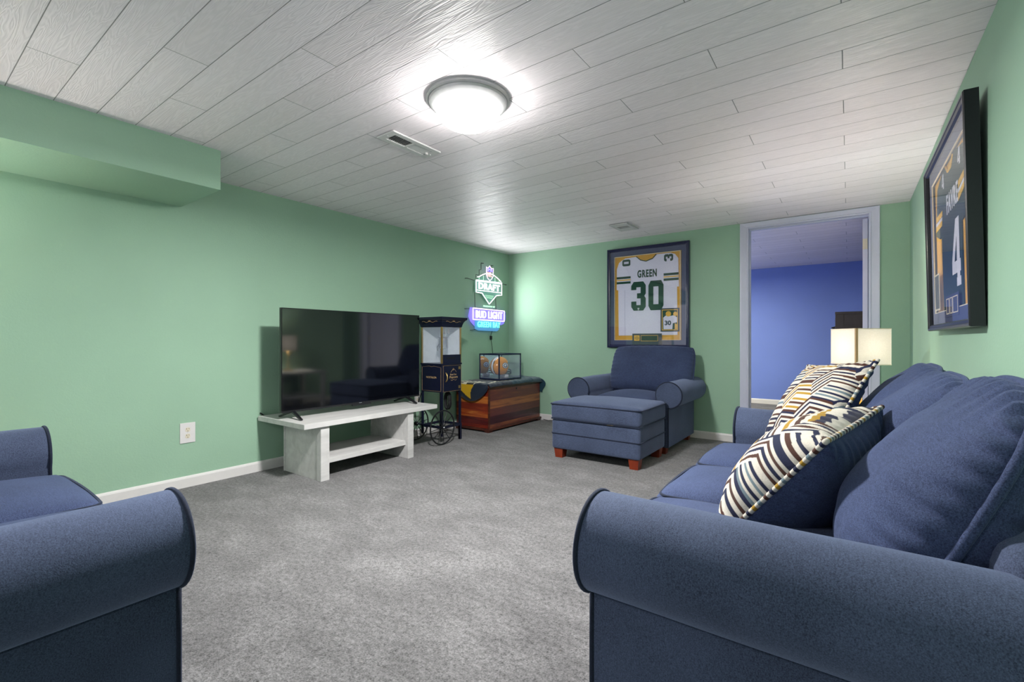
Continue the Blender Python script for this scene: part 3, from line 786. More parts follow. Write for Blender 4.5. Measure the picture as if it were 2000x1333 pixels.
# side panel lettering and pin stripes
sl = MB(); E2 = ((1, 0, 0), (0, 0, 1), (0, -1, 0))
lettering(sl, 'NOSTALGIA', ((ax0+ax1)/2, ay0-.0004, .615), *E2, .135, .018, .0006)
sl.build('side_lettering', M['goldflat'], t)
ps = MB()
def rect(mb, pts, r=.0011): mb.tube([Vector(p) for p in pts], r, 5, True)
ps.tube([(ax1-.012, ay0-.001, .487), (ax0+.012, ay0-.001, .487), (ax0+.012, ay0-.001, .71), (-.03, ay0-.001, .722), (0, ay0-.001, .714), (.03, ay0-.001, .722), (ax1-.012, ay0-.001, .71)], .0011, 5, True)
ps.tube([(ax1+.0065, ay0+.012, .482), (ax1+.0065, ay1-.006, .482), (ax1+.0065, ay1-.006, .727), (ax1+.0065, ay0+.012, .727)], .0011, 5, True)
ps.build('pinstripes', M['goldflat'], t)
# glass case
gz0, gz1 = .748, 1.092
for (x, y) in ((ax0+.006, ay0+.006), (ax1-.006, ay0+.006), (ax0+.006, ay1-.006), (ax1-.006, ay1-.006)):
    p = MB().box((x-.007, y-.007, gz0), (x+.007, y+.007, gz1), .001).build('corner_post', M['gold'], t); p['label'] = 'brass corner post'
MB().box((ax0+.014, ay0+.002, gz0), (ax1-.014, ay0+.004, gz1)).build('side_pane', M['hazy'], t)
MB().box((ax1-.004, ay0+.014, gz0+.085), (ax1-.002, ay1-.014, gz1)).build('front_pane', M['hazy'], t)
MB().box((ax0+.002, ay0+.014, gz0), (ax0+.005, ay1-.014, gz1)).build('back_panel', M['palemetal'], t)
MB().box((ax0+.014, ay1-.005, gz0), (ax1-.014, ay1-.002, gz1)).build('far_side_panel', M['palemetal'], t)
dwr = MB().box((ax1-.010, ay0+.012, gz0), (ax1+.006, ay1-.012, gz0+.082), .002).build('lower_front_panel', B, t)
MB().box((ax1+.0058, ay0+.06, gz0+.042), (ax1+.0068, ay1-.09, gz0+.058)).build('scoop_slot', M['black'], dwr)
# kettle on its hangers
k = MB().lathe([(.046, .885), (.052, .890), (.052, .985), (.055, .990), (.048, .998), (.010, 1.002)], (.02, .0, 0), 32).build('kettle', M['steel'], t, True, 40)
for dx, dy in ((-.04, 0), (.04, .0)): MB().tube([(.02+dx, dy, .99), (.02+dx, dy, gz1)], .0035, 6).build('hanger_rod', M['steel'], t)
MB().tube([(.02, -.052, .93), (.02, -.075, .90), (.03, -.08, .865)], .005, 7).build('kettle_handle', M['black'], k)
MB().box((-.02, .02, 1.03), (.06, .05, gz1)).build('motor_housing', M['steel'], t)
MB().lathe([(.0, 0), (.018, .002), (.022, .010), (.016, .018), (.0, .022)], (.03, ay1, 1.02), 20, 'Y').build('door_knob', M['black'], t, True)
# flared roof
rf = MB(); prof = [(0, 1.092), (.006, 1.098), (.010, 1.118), (.018, 1.140), (.030, 1.158), (.042, 1.166), (.045, 1.186)]
vs = []; fs = []
for e, z in prof: vs += [(ax0-e, ay0-e, z), (ax1+e, ay0-e, z), (ax1+e, ay1+e, z), (ax0-e, ay1+e, z)]
for i in range(len(prof)-1):
    for q in range(4): fs.append((i*4+q, i*4+(q+1) % 4, i*4+4+(q+1) % 4, i*4+4+q))
fs += [(0, 1, 2, 3), tuple(4*(len(prof)-1)+q for q in range(4))]
roof = mesh_obj('roof', vs, fs, B, t)
sc = MB()
for (base, U, N) in ((((ax0+ax1)/2, ay0-.024, 1.150), (1, 0, 0), (0, -1, 0)), ((ax1+.024, (ay0+ay1)/2, 1.150), (0, 1, 0), (1, 0, 0))):
    b, U, N = Vector(base), Vector(U), Vector(N)
    sc.tube([b+U*(.10*s/10)+Vector((0, 0, 1))*(.006*math.cos(s*.75)-.008)*1-N*.002*0 for s in range(-10, 11)], .0016, 5)
    for kk in range(-3, 4): sc.tube([b+Vector((0, 0, -.006)), b+U*.018*math.sin(kk*.5)+Vector((0, 0, .014*math.cos(kk*.5)-.004))+N*.004], .0012, 5)
sc.build('gold_scrollwork', M['goldflat'], roof)
# legs and rails
for (x, y, zb) in ((ax0+.009, ay0+.009, .065), (ax1-.009, ay0+.009, .065), (ax0+.009, ay1-.009, 0), (ax1-.009, ay1-.009, 0)):
    lb = MB().box((x-.009, y-.009, max(zb, .0)), (x+.009, y+.009, .476), .001)
    if zb == 0: lb.box((x-.012, y-.009, 0), (x+.012, y+.015, .158), .001)
    lb.build('leg', B, t)
for a, b in (((ax0, ay0, .135), (ax1, ay0+.016, .158)), ((ax0, ay1-.016, .135), (ax1, ay1, .158)), ((ax0, ay0, .135), (ax0+.016, ay1, .158)), ((ax1-.016, ay0, .135), (ax1, ay1, .158))):
    MB().box(a, b, .001).build('rail', B, t)
wy = 3.112-cy; wz = .162
MB().tube([(-3.395-cx, wy, wz), (-3.035-cx, wy, wz)], .007, 8).build('axle', B, t)
for wx in (-3.040-cx, -3.392-cx):
    wm = MB(); R = .155
    ring = [(wx, wy+R*math.cos(2*PI*k/48), wz+R*math.sin(2*PI*k/48)) for k in range(48)]
    wm.tube(ring, .0068, 8, True)
    wm.lathe([(.006, -.018), (.018, -.014), (.020, 0), (.018, .014), (.006, .018)], (wx, wy, wz), 20, 'X')
    wh = wm.build('wheel', M['black'], t, True, 40)
    for k in range(12):
        a = 2*PI*k/12+.12; MB().tube([(wx, wy+.016*math.cos(a), wz+.016*math.sin(a)), (wx, wy+(R-.003)*math.cos(a), wz+(R-.003)*math.sin(a))], .0032, 6).build('spoke', M['black'], wh)
    MB().lathe([(.009, .016), (.008, .024), (.003, .027)], (wx, wy, wz), 14, 'X').build('hub_cap', M['steel'], wh, True)
cable('cart_power_cord', [(-3.38, 3.20, .475), (-3.45, 3.22, .42), (-3.49, 3.22, .30), (-3.50, 3.24, .36), (-3.512, 3.254, .40)], .004, 'thin black cord from the popcorn cart to the wall outlet')
hb = [(-3.15-cx, 3.30-cy, .478)]
for i in range(61):
    a = 2*PI*i/15; k = i/60
    hb.append((-3.155-cx+.030*math.cos(a), 3.30-cy+.012*math.sin(a*1.7), .380+.078*math.sin(a)))
MB().tube(hb, .011, 8).build('wound_cord', M['rubber'], t, True)

# ================================================================== cedar chest
ox, oy = -3.27, 4.30
t = thing('cedar_chest', 'reddish cedar storage chest in the far left corner', 'chest', (ox, oy, 0))
bx0, bx1, by0, by1 = -3.50-ox, -3.045-ox, 3.800-oy, 4.785-oy
MB().box((bx0, by0+.008, .035), (bx1, by1, .452)).build('body', M['cedar_front'], t)
MB().box((bx0+.001, by0, .036), (bx1-.002, by0+.009, .451)).build('end_panel', M['cedar_side'], t)['label'] = 'end of orange and red striped boards'
MB().box((bx1-.012, by0-.0015, .036), (bx1+.0015, by0+.02, .451)).build('corner_strip', M['cedar_dark'], t)
MB().box((bx0-.006, by0-.014, .455), (bx1+.012, by1+.006, .500), .004).build('lid', M['cedar_dark'], t)
MB().box((bx0, by0-.018, .018), (bx1+.018, by1+.012, .042), .004).box((bx0, by0-.010, .0), (bx0+.05, by0+.05, .02)).box((bx1-.05, by0-.010, 0), (bx1+.008, by0+.05, .02)).box((bx1-.05, by1-.06, 0), (bx1+.008, by1, .02)).box((bx0, by1-.06, 0), (bx0+.05, by1, .02)).build('base_moulding', M['cedar_dark'], t)
MB().lathe([(.011, 0), (.010, .004), (.005, .006)], (bx1, 0, .425), 16, 'X').build('lock', M['black'], t)

# fleece blanket over the lid
def blanket():
    t0 = (-3.27, 4.30, .5)
    nu, nv = 150, 60; vs = []; cols = []; fs = []
    X0, X1 = -3.515, -3.028; Yn, Yf = 3.782, 4.800
    NAVY, TEAL, YEL, WHT, BLK = [lin(c)[:3] for c in ('12243a', '1f4656', 'e0b010', 'ded9c0', '15181c')]
    for j in range(nv+1):
        for i in range(nu+1):
            s = -.26+(Yf-Yn+.26+.17)*i/nu          # distance along, <0 hangs on near end
            r = j/nv                                 # 0 = wall side, 1 = room side
            x = X0+(X1-X0)*r; ln = Yf-Yn
            nz = noise.noise(Vector((s*7, r*4, 3)))
            z = .508+.006*nz+.006*noise.noise(Vector((s*22, r*9, 1)))
            y = Yn+s
            drop = .17*math.sin(PI*min(1, max(0, (r-.02)/1.0)))**.7+.012     # arc hem at the near end
            if s < 0:
                k = -s/.26; y = Yn-.012-.010*math.sin(k*3)-.004*nz; z = .503-drop*k
                if r > .97: z = .503-drop*k*.6
            elif s > ln:
                k = (s-ln)/.17; hang = .05+.12*r
                ang = min(1, k*1.4)*PI/2
                y = Yf-.02+.03*math.sin(ang)*(.5+r)*.4+.002; z = .505-hang*(k**1.3)
                x += .052*math.sin(PI*min(1, k*1.15))*r**3+.012*r*k
                y = min(y, YB-.02)
            bulge = max(0, min(1, (s-.73)/.22))
            if 0 <= s <= ln: z += .016*bulge*(.4+.6*math.sin(r*2.5))*(1+nz)*min(1, (ln-s)/.05+.2)
            if r > .955 and 0 <= s <= ln+.001:     # short fold over the front edge
                kk = (r-.955)/.045; x = X1-.004+.012*math.sin(kk*PI/2)+.004*nz; z -= (.030+.024*bulge+.010*nz)*kk
            vs.append((x-t0[0], y-t0[1], z-t0[2]))
            c = NAVY if s < .40 else TEAL
            # yellow and pale lettering block near the near end
            if r < .62+.10*math.sin(s*9) and s < .16:
                lim = .60+min(0, s)*1.15 if s < 0 else .60
                if s < -.015:
                    if r < .60+s*.25 and r > -1 and (-s) < .08+.30*r: c = YEL
                    if abs((-s)-(.08+.30*r)) < .012 and r < .6: c = BLK
                else: c = WHT if int((s+.02)*38+r*2) % 2 == 0 or int(r*10) % 3 == 0 else BLK
            elif s > .05 and s < .5 and abs(r-.80-.05*math.sin(s*14)) < .025: c = WHT
            cols += list(c)+[1]
    for j in range(nv):
        for i in range(nu):
            a = j*(nu+1)+i; fs.append((a, a+1, a+nu+2, a+nu+1))
    o = mesh_obj('blanket', vs, fs, M['blanket'], None, True, loc=t0)
    ca = o.data.color_attributes.new('pattern', 'FLOAT_COLOR', 'POINT'); ca.data.foreach_set('color', cols)
    so = o.modifiers.new('thick', 'SOLIDIFY'); so.thickness = .006; so.offset = 1
    return o
tag(blanket(), 'dark green and yellow fleece blanket draped over the cedar chest', 'blanket')

# display case
ang = math.radians(-5)
dc = thing('display_case', 'clear helmet display case with navy edges on the draped chest', 'display case', (-3.139, 4.10, .526), 0)
dc.rotation_euler = (math.radians(0), 0, ang)
d1x, d1y = .31, .38     # local: -x towards wall, +y along the chest
HT = .29; e = .011
NB = M['frameblue']
MB().box((-d1x, 0, -.004), (0, d1y, .012), .002).build('base', NB, dc)
MB().box((-d1x, 0, HT-.016), (0, .014, HT)).box((-d1x, d1y-.014, HT-.016), (0, d1y, HT)).box((-d1x, 0, HT-.016), (-d1x+.014, d1y, HT)).box((-.014, 0, HT-.016), (0, d1y, HT)).build('top_rim', NB, dc)
for x in (-d1x, -e):
    for y in (0, d1y-e): MB().box((x, y, .01), (x+e, y+e, HT-.01)).build('corner_post', NB, dc)
MB().box((-d1x+.004, .012, .012), (-d1x+.007, d1y-.012, HT-.016)).build('mirror_back', M['mirror'], dc)
for nm, a, b in (('front_pane', (-.005, e, .012), (-.003, d1y-e, HT-.016)), ('side_pane', (-d1x+e, .003, .012), (-e, .005, HT-.016)), ('side_pane', (-d1x+e, d1y-.005, .012), (-e, d1y-.003, HT-.016)), ('top_pane', (-d1x+.014, .014, HT-.006), (-.014, d1y-.014, HT-.004))):
    MB().box(a, b).build(nm, M['hazy2'], dc)

# football helmet, facing local +Y of itself
hm = thing('football_helmet', 'gold football helmet with a white centre stripe inside the display case', 'helmet', (-3.275, 4.285, .539), math.radians(-5))
def helmet():
    rx, ry, rz = .098, .128, .112; zc = .128
    vs = []; fs = []; nu, nv = 96, 40; keep = {}
    def P(th, ph):
        x = math.sin(ph)*math.cos(th); y = math.sin(ph)*math.sin(th); z = math.cos(ph)
        return Vector((rx*x*(1.0+.04*max(0, -z)), ry*y, zc+rz*z*(1 if z > 0 else 1.02)))
    for j in range(nv+1):
        for i in range(nu): vs.append(P(2*PI*i/nu, PI*(j/nv)*.80+1e-3))
    cols = []; mi = []
    for j in range(nv):
        for i in range(nu):
            th = 2*PI*(i+.5)/nu; c = P(th, PI*((j+.5)/nv)*.80)
            front = c.y > .045 and c.z < zc+.045 and abs(c.x) < .088
            if front: continue
            fs.append((j*nu+i, j*nu+(i+1) % nu, (j+1)*nu+(i+1) % nu, (j+1)*nu+i))
            mi.append(1 if abs(c.x) < .013 else (2 if abs(c.x) < .021 else (0 if abs(c.x) >= .019 else 0)))
    o = mesh_obj('shell', vs, fs, [M['shell'], M['white_gloss'], M['grn_gloss']], hm, True)
    for p, m_ in zip(o.data.polygons, mi): p.material_index = m_
    so = o.modifiers.new('thick', 'SOLIDIFY'); so.thickness = .006; so.offset = -1
    for s in (-1, 1):
        def S(u, v, lift):   # point on the side of the shell, u to the front, v up
            y = u; z = v
            k = max(0, 1-(y/ry)**2-((z-0)/rz)**2); return Vector((s*(rx*math.sqrt(k)+lift), y, zc+z))
        for nm, a, b, l, m_ in (('oval_border', .047, .034, .0010, 'grn_gloss'), ('oval_field', .042, .029, .0020, 'white_gloss')):
            n = 32; rings = [S(-.005, .012, l)]; fs2 = []
            for q in (.5, 1):
                for kx in range(n): rings.append(S(-.005+a*q*math.cos(2*PI*kx/n), .012+b*q*math.sin(2*PI*kx/n), l))
            for kx in range(n): fs2.append((0, 1+kx, 1+(kx+1) % n)); fs2.append((1+kx, 1+n+kx, 1+n+(kx+1) % n, 1+(kx+1) % n))
            mesh_obj(nm, rings, fs2, M[m_], o, True)
        # the letter G
        gpts = [(-.005+.027*math.cos(math.radians(q))*1.0, .012+.017*math.sin(math.radians(q))) for q in range(40, 331, 10)]
        gpts += [(-.005+.022, .012-.002), (-.005+.002, .012-.002)]
        if s > 0 or True: g = MB().tube([S(u, v, .003) for u, v in gpts], .0042, 7).build('letter', M['grn_gloss'], o, True)
        MB().lathe([(.006, 0), (.005, .003)], S(.055, -.045, 0), 12, 'X').build('snap', M['white_gloss'], o)
    fm = MB()
    for z, yo, hw in ((.085, .155, .078), (.060, .160, .075), (.035, .152, .068)):
        fm.tube([(-hw-.014, .055, z+.012), (-hw, .11, z), (-hw*.6, yo-.008, z-.004), (0, yo, z-.005), (hw*.6, yo-.008, z-.004), (hw, .11, z), (hw+.014, .055, z+.012)], .004, 7)
    for x in (-.03, .03, -.068, .068): fm.tube([(x, .152 if abs(x) < .05 else .122, .082), (x, .156 if abs(x) < .05 else .125, .055), (x*.95, .148 if abs(x) < .05 else .12, .032)], .004, 7)
    fm.build('face_guard', M['grn_gloss'], hm, True)
    MB().box((-.045, .06, .0), (.045, .11, .03), .01).build('chin_strap', M['white_gloss'], hm)
helmet()
cable('sign_cord_below_chest', [(-3.0, 4.80, .012), (-2.93, 4.795, .004), (-2.86, 4.79, .010), (-2.7, 4.78, .004)], .003, 'thin dark cord running along the back baseboard beside the chest')

# ================================================================== neon sign on the left wall
sx = XL+.055
ns = thing('neon_sign', 'lit white, purple and teal neon bar sign on the left wall in the corner', 'neon sign', (XL, 4.35, 1.45))
def Q(y, z, dx=0): return (sx-XL+dx, y-4.35, z-1.45)
def qp(mb, pts, r, closed=False, dx=0, n=7):
    out = []
    for i in range(len(pts)-(0 if closed else 1)):
        p = Vector(Q(*pts[i], dx)); q = Vector(Q(*pts[(i+1) % len(pts)], dx)); k = max(1, int((q-p).length/.02)); out += [p.lerp(q, j/k) for j in range(k)]
    if not closed: out.append(Vector(Q(*pts[-1], dx)))
    mb.tube(out, r, n, closed); return mb
FR = ((0, 1, 0), (0, 0, 1), (1, 0, 0))
def backing(name, pts, m, dx=-.02): return MB().prism([(y-4.35, z-1.45) for y, z in pts], ((sx-XL+dx, 0, 0), (0, 1, 0), (0, 0, 1), (1, 0, 0)), .003).build(name, m, ns)
backing('purple_backing', [(4.02, 1.345), (3.99, 1.24), (4.03, 1.18), (4.10, 1.13), (4.25, 1.15), (4.60, 1.155), (4.66, 1.17), (4.70, 1.23), (4.695, 1.32), (4.67, 1.338)], M['neon_back_purple'], -.022)
backing('teal_backing', [(4.10, 1.20), (4.10, 1.10), (4.16, 1.082), (4.52, 1.078), (4.56, 1.10), (4.575, 1.20)], M['neon_back_teal'], -.017)
arc = [(4.12+ .46*i/12, 1.66+.085*math.sin(PI*i/12)) for i in range(13)]
backing('draft_backing', [(4.108, 1.525), (4.108, 1.665)]+arc+[(4.595, 1.676), (4.595, 1.525), (4.49, 1.51), (4.35, 1.40), (4.215, 1.52)], M['neon_back_pale'])
mb = MB()
qp(mb, [(4.108, 1.663), (4.595, 1.676), (4.595, 1.526), (4.49, 1.512), (4.349, 1.399), (4.214, 1.52), (4.108, 1.523)], .0055, True)
qp(mb, [(4.108, 1.548), (4.595, 1.553)], .0045); qp(mb, [(4.12, 1.652), (4.59, 1.662)], .0035)
qp(mb, [(4.13, 1.70)]+[(4.13+.45*i/14, 1.69+.075*math.sin(PI*i/14)) for i in range(1, 14)]+[(4.58, 1.69)], .0055)
mb.build('white_outline_tubes', M['neon_white'], ns, True)
mb = MB(); lettering(mb, 'DRAFT', Q(4.352, 1.604, .002), *FR, .40, .075, .004, offset=.03, space=1.15); mb.build('upper_lettering', M['neon_white'], ns)
mb = MB()
qp(mb, [(4.285, 1.835), (4.315, 1.825), (4.35, 1.855), (4.385, 1.825), (4.42, 1.835), (4.415, 1.74), (4.39, 1.705), (4.352, 1.68), (4.31, 1.705), (4.29, 1.74)], .0045, True, .006)
mb.build('shield_outline', M['neon_pink'], ns, True)
MB().prism([(y-4.35, z-1.45) for y, z in [(4.29, 1.83), (4.315, 1.82), (4.35, 1.848), (4.385, 1.82), (4.415, 1.83), (4.41, 1.785), (4.295, 1.785)]], ((sx-XL-.002, 0, 0), (0, 1, 0), (0, 0, 1), (1, 0, 0)), .003).build('shield_blue_field', M['neon_back_purple'], ns)
mb = MB(); 
for y, z in ((4.35, 1.812), (4.32, 1.812), (4.38, 1.812), (4.32, 1.797), (4.38, 1.797)): mb.lathe([(.006, 0), (.003, .004)], Q(y, z, .004), 6, 'X')
mb.build('shield_stars', M['neon_white'], ns)
mb = MB(); lettering(mb, 'NFL', Q(4.352, 1.752, .004), *FR, .085, .055, .003, offset=.02); mb.build('shield_lettering', M['neon_red'], ns)
mb = MB(); lettering(mb, 'PRESENTED BY', Q(4.347, 1.370, .002), *FR, .225, .020, .002, offset=.02); mb.build('middle_lettering', M['neon_green'], ns)
mb = MB(); qp(mb, [(4.053, 1.337), (4.649, 1.332), (4.645, 1.203), (4.053, 1.207)], .0062, True); mb.build('frame_tube', M['neon_pink'], ns, True)
mb = MB(); lettering(mb, 'BUD LIGHT', Q(4.352, 1.270, .002), *FR, .50, .088, .0045, mode='line', bevel=.013, space=1.18); mb.build('outline_lettering', M['neon_white'], ns)
mb = MB(); lettering(mb, 'GREEN BAY', Q(4.345, 1.154, .004), *FR, .43, .068, .004, offset=.012, space=1.1); mb.build('lower_lettering', M['neon_teal'], ns)
mb = MB()
for y in (4.16, 4.24, 4.46, 4.54): qp(mb, [(y, 1.675), (y+(.0), 1.675+.055*math.sin(PI*(y-4.12)/.46)+.01)], .003)
for i, z in enumerate((1.50, 1.485, 1.47)): qp(mb, [(4.27+i*.012, z), (4.43-i*.012, z)], .0025)
mb.build('green_accent_tubes', M['neon_green'], ns, True)
mb = MB()
for a in ([(4.108, 1.52), (4.115, 1.34)], [(4.50, 1.51), (4.51, 1.34)], [(4.226, 1.878), (4.226, 1.80), (4.19, 1.79), (4.19, 1.73), (4.13, 1.73), (4.13, 1.69)], [(4.226, 1.878), (4.275, 1.88)], [(4.409, 1.83), (4.409, 1.87), (4.455, 1.876)], [(3.975, 1.672), (4.108, 1.66)], [(4.59, 1.672), (4.732, 1.669)], [(3.969, 1.325), (4.05, 1.33)], [(4.65, 1.30), (4.71, 1.302)], [(4.065, 1.084), (4.12, 1.095)]):
    qp(mb, a, .0035, False, -.024)
for y, z in ((3.975, 1.672), (4.732, 1.669), (4.275, 1.88), (4.455, 1.876), (3.969, 1.325), (4.065, 1.084), (4.71, 1.302)): mb.tube([Q(y, z, -.024), (0, y-4.35, z-1.45)], .003, 6)
mb.build('wire_hanger', M['black'], ns)
nl = bpy.data.lights.new('neon_glow', 'AREA'); nl.shape = 'RECTANGLE'; nl.size = .55; nl.size_y = .55; nl.energy = P_NEON; nl.color = (.97, 1, .98)
no = bpy.data.objects.new('neon_glow', nl); COL.objects.link(no); no.parent = ns; no.location = (sx-XL+.012, 0, 0); no.rotation_euler = (0, -PI/2, 0)
cd = MB(); cd.tube([Q(4.43, 1.08, -.02), (.016, .082, -.41), (.012, .085, -.43)], .003, 6)
cd.box((.004, .072, -.475), (.020, .102, -.428), .004)
cd.tube([(.012, .088, -.475), (.011, .105, -.54), (.012, .118, -.62), (.012, .122, -.72), (.012, .13, -.90)], .003, 6)
cd.build('power_cord', M['rubber'], ns, True)

# ================================================================== framed white jersey on the back wall
def poly_digit(ch):
    """block digits as outer loop and optional hole, unit box"""
    if ch == '0': return [(0, .15), (.15, 0), (.85, 0), (1, .15), (1, .85), (.85, 1), (.15, 1), (0, .85)], [(.33, .2), (.67, .2), (.67, .8), (.33, .8)]
    if ch == '3': return [(0, .32), (0, .13), (.17, 0), (.83, 0), (1, .13), (1, .42), (.90, .5), (1, .58), (1, .87), (.83, 1), (.17, 1), (0, .87), (0, .72), (.35, .72), (.35, .81), (.65, .81), (.65, .60), (.40, .60), (.40, .42), (.65, .42), (.65, .19), (.35, .19), (.35, .32)], None
    if ch == '4': return [(.52, 0), (1, 0), (1, .13), (.90, .13), (.90, .20), (1, .20), (1, .38), (.90, .38), (.90, 1), (.50, 1), (0, .40), (0, .20), (.58, .20), (.58, .13), (.52, .13)], [(.30, .38), (.58, .38), (.58, .74)]
def digit(mb, ch, o, U, V, N, w, h, t=.002):
    outer, hole = poly_digit(ch); o, U, V, N = Vector(o), Vector(U), Vector(V), Vector(N)
    P = lambda p: (p[0]*w, p[1]*h)
    if not hole: mb.prism([P(p) for p in outer], (o, U, V, N), t); return
    bm = bmesh.new(); ov = [bm.verts.new((*P(p), 0)) for p in outer]; hv = [bm.verts.new((*P(p), 0)) for p in hole]
    es = [bm.edges.new((l[i], l[(i+1) % len(l)])) for l in (ov, hv) for i in range(len(l))]
    bmesh.ops.triangle_fill(bm, use_beauty=True, use_dissolve=False, edges=es)
    # drop triangles inside the hole
    for f in list(bm.faces):
        if all(v in hv for v in f.verts): bm.faces.remove(f)
    bm.verts.index_update()
    vs = [o+U*v.co.x+V*v.co.y+N*t for v in bm.verts]; mb.add(vs, [tuple(v.index for v in f.verts) for f in bm.faces]); bm.free()

fx0, fx1, fz0, fz1 = -2.160, -1.284, .888, 1.962
fc = ((fx0+fx1)/2, YB, fz0)
jf = thing('framed_jersey', 'white football jersey number thirty in a navy frame above the armchair', 'framed jersey', fc)
def J(x, z, d): return (x-fc[0], -d, z-fz0)      # d = distance out from the wall
U_, V_, N_ = (1, 0, 0), (0, 0, 1), (0, -1, 0)
def jp(mb, pts, d, t): mb.prism([(x-fc[0], z-fz0) for x, z in pts], ((0, -d, 0), U_, V_, N_), t); return mb
def picture_frame(t, x0, x1, z0, z1, prof, m, conv, name='frame'):
    """mitred moulding; prof = list of (inset from outer edge, distance from wall)"""
    mb = MB(); vs = []; fs = []; n = len(prof)
    for (p, d) in prof: vs += [conv(x0+p, z0+p, d), conv(x1-p, z0+p, d), conv(x1-p, z1-p, d), conv(x0+p, z1-p, d)]
    for i in range(n-1):
        for k in range(4): fs.append((i*4+k, i*4+(k+1) % 4, i*4+4+(k+1) % 4, i*4+4+k))
    return mb.add(vs, fs).build(name, m, t)
picture_frame(jf, fx0, fx1, fz0, fz1, [(.001, .001), (0, .040), (.006, .046), (.014, .046), (.018, .040), (.028, .036), (.034, .030), (.034, .001)], M['frameblue'], J)
MB().box(J(fx0+.03, fz0+.03, .003), J(fx1-.03, fz1-.03, .008)).build('backing', M['mat_green'], jf)
mx0, mx1, mz0, mz1 = -2.080, -1.373, .966, 1.874
picture_frame(jf, fx0+.032, fx1-.032, fz0+.032, fz1-.032, [(0, .0245), (0, .0265), (mx0-fx0-.032, .0265), (mx0-fx0-.032, .020)], M['mat_navy'], J, 'navy_mat')
picture_frame(jf, mx0-.001, mx1+.001, mz0-.001, mz1+.001, [(0, .024), (.0, .0262), (.006, .0262), (.006, .020)], M['cream'], J, 'cream_mat_edge')
MB().box(J(mx0-.004, mz0-.004, .009), J(mx1+.004, mz1+.004, .011)).build('gold_mat', M['mat_gold'], jf)
body = [(-2.035, 1.018), (-1.405, 1.022), (-1.410, 1.512), (-1.392, 1.512), (-1.398, 1.80), (-1.43, 1.845), (-1.475, 1.862), (-1.622, 1.862), (-1.66, 1.822), (-1.73, 1.800), (-1.79, 1.818), (-1.835, 1.858), (-1.96, 1.852), (-2.03, 1.81), (-2.055, 1.74), (-2.055, 1.517), (-2.04, 1.517)]
jr = jp(MB(), body, .011, .005).build('jersey', M['jersey_white'], jf)
for sgn, pts in ((-1, [(-2.057, 1.515), (-1.898, 1.508), (-1.897, 1.62), (-1.985, 1.84), (-2.03, 1.81), (-2.056, 1.74)]), (1, [(-1.545, 1.522), (-1.390, 1.512), (-1.396, 1.80), (-1.43, 1.845), (-1.47, 1.80), (-1.545, 1.63)])):
    sv = jp(MB(), pts, .0162, .0022).build('sleeve', M['jersey_white'], jr)
    x0_, x1_ = (-2.0565, -1.8985) if sgn < 0 else (-1.5445, -1.3935)
    for z, h, m_ in ((1.632, .024, 'num_green'), (1.612, .012, 'stripe_gold'), (1.578, .024, 'num_green')):
        MB().box(J(x0_, z, .0183), J(x1_, z+h, .0195)).build('sleeve_stripe', M[m_], sv)
nk = [(-1.835, 1.858), (-1.79, 1.818), (-1.73, 1.800), (-1.66, 1.822), (-1.622, 1.862)]
MB().tube([J(x, z, .0175) for x, z in nk], .0045, 6).build('collar', M['num_green'], jr, True)
MB().tube([J(x, z+.010, .0175) for x, z in nk[1:-1]], .004, 6).build('collar_band', M['stripe_gold'], jr, True)
nb = MB(); digit(nb, '3', J(-1.891, 1.283, .0165), U_, V_, N_, .158, .307); digit(nb, '0', J(-1.704, 1.281, .0165), U_, V_, N_, .158, .309); nb.build('numerals', M['num_green'], jr)
nb = MB(); lettering(nb, 'GREEN', J(-1.720, 1.672, .0165), U_, V_, N_, .208, .082, .001, offset=.04, space=1.15); nb.build('name_lettering', M['num_green'], jr)
nb = MB(); Rv = lambda c, w, h, ch, fl: digit(nb, ch, c, (0, 0, -1 if fl < 0 else 1), (1 if fl < 0 else -1, 0, 0), N_, w, h, .0022)
digit(nb, '0', J(-1.992, 1.838, .0165), (0, 0, -1), (1, 0, 0), N_, .070, .090, .0022)
digit(nb, '3', J(-1.448, 1.778, .0165), (0, 0, 1), (-1, 0, 0), N_, .072, .092, .0022)
nb.build('shoulder_numerals', M['num_green'], jr)
MB().tube([J(-1.965, 1.508, .0165), J(-1.962, 1.02, .0165)], .0012, 5).build('side_seam', M['cutneon'], jr)
nb = MB().box(J(-1.822, 1.302, .0186), J(-1.802, 1.311, .0192)).box(J(-1.819, 1.288, .0186), J(-1.806, 1.297, .0192)); nb.build('hologram_tag', M['num_white'], jr)
# inset photo
ph = MB().box(J(-1.576, 1.056, .0165), J(-1.386, 1.296, .020)).build('photo_mat', M['mat_green'], jf)
MB().box(J(-1.562, 1.070, .0200), J(-1.400, 1.282, .0206)).build('photo_border', M['stripe_gold'], ph)
MB().box(J(-1.555, 1.077, .0206), J(-1.407, 1.275, .0210)).build('photo_print', M['num_green'], ph)
pf = MB()
jp(pf, [(-1.545, 1.08), (-1.548, 1.20), (-1.52, 1.222), (-1.48, 1.215), (-1.44, 1.222), (-1.408, 1.20), (-1.408, 1.15), (-1.45, 1.14), (-1.455, 1.08)], .0210, .0004); pf.build('photo_shirt', M['jersey_white'], ph)
pf = MB()
for cx_, cz_, rr in ((-1.495, 1.238, .028), (-1.425, 1.235, .022)): jp(pf, [(cx_+rr*math.cos(q), cz_+rr*math.sin(q)) for q in [k*PI/9 for k in range(18)]], .0215, .0004)
jp(pf, [(-1.43, 1.08), (-1.408, 1.08), (-1.408, 1.13), (-1.43, 1.14)], .0215, .0004); pf.build('photo_helmets', M['stripe_gold'], ph)
pf = MB(); lettering(pf, '30', J(-1.500, 1.145, .0217), U_, V_, N_, .066, .048, .0004, offset=.04); pf.build('photo_number', M['mat_green'], ph)
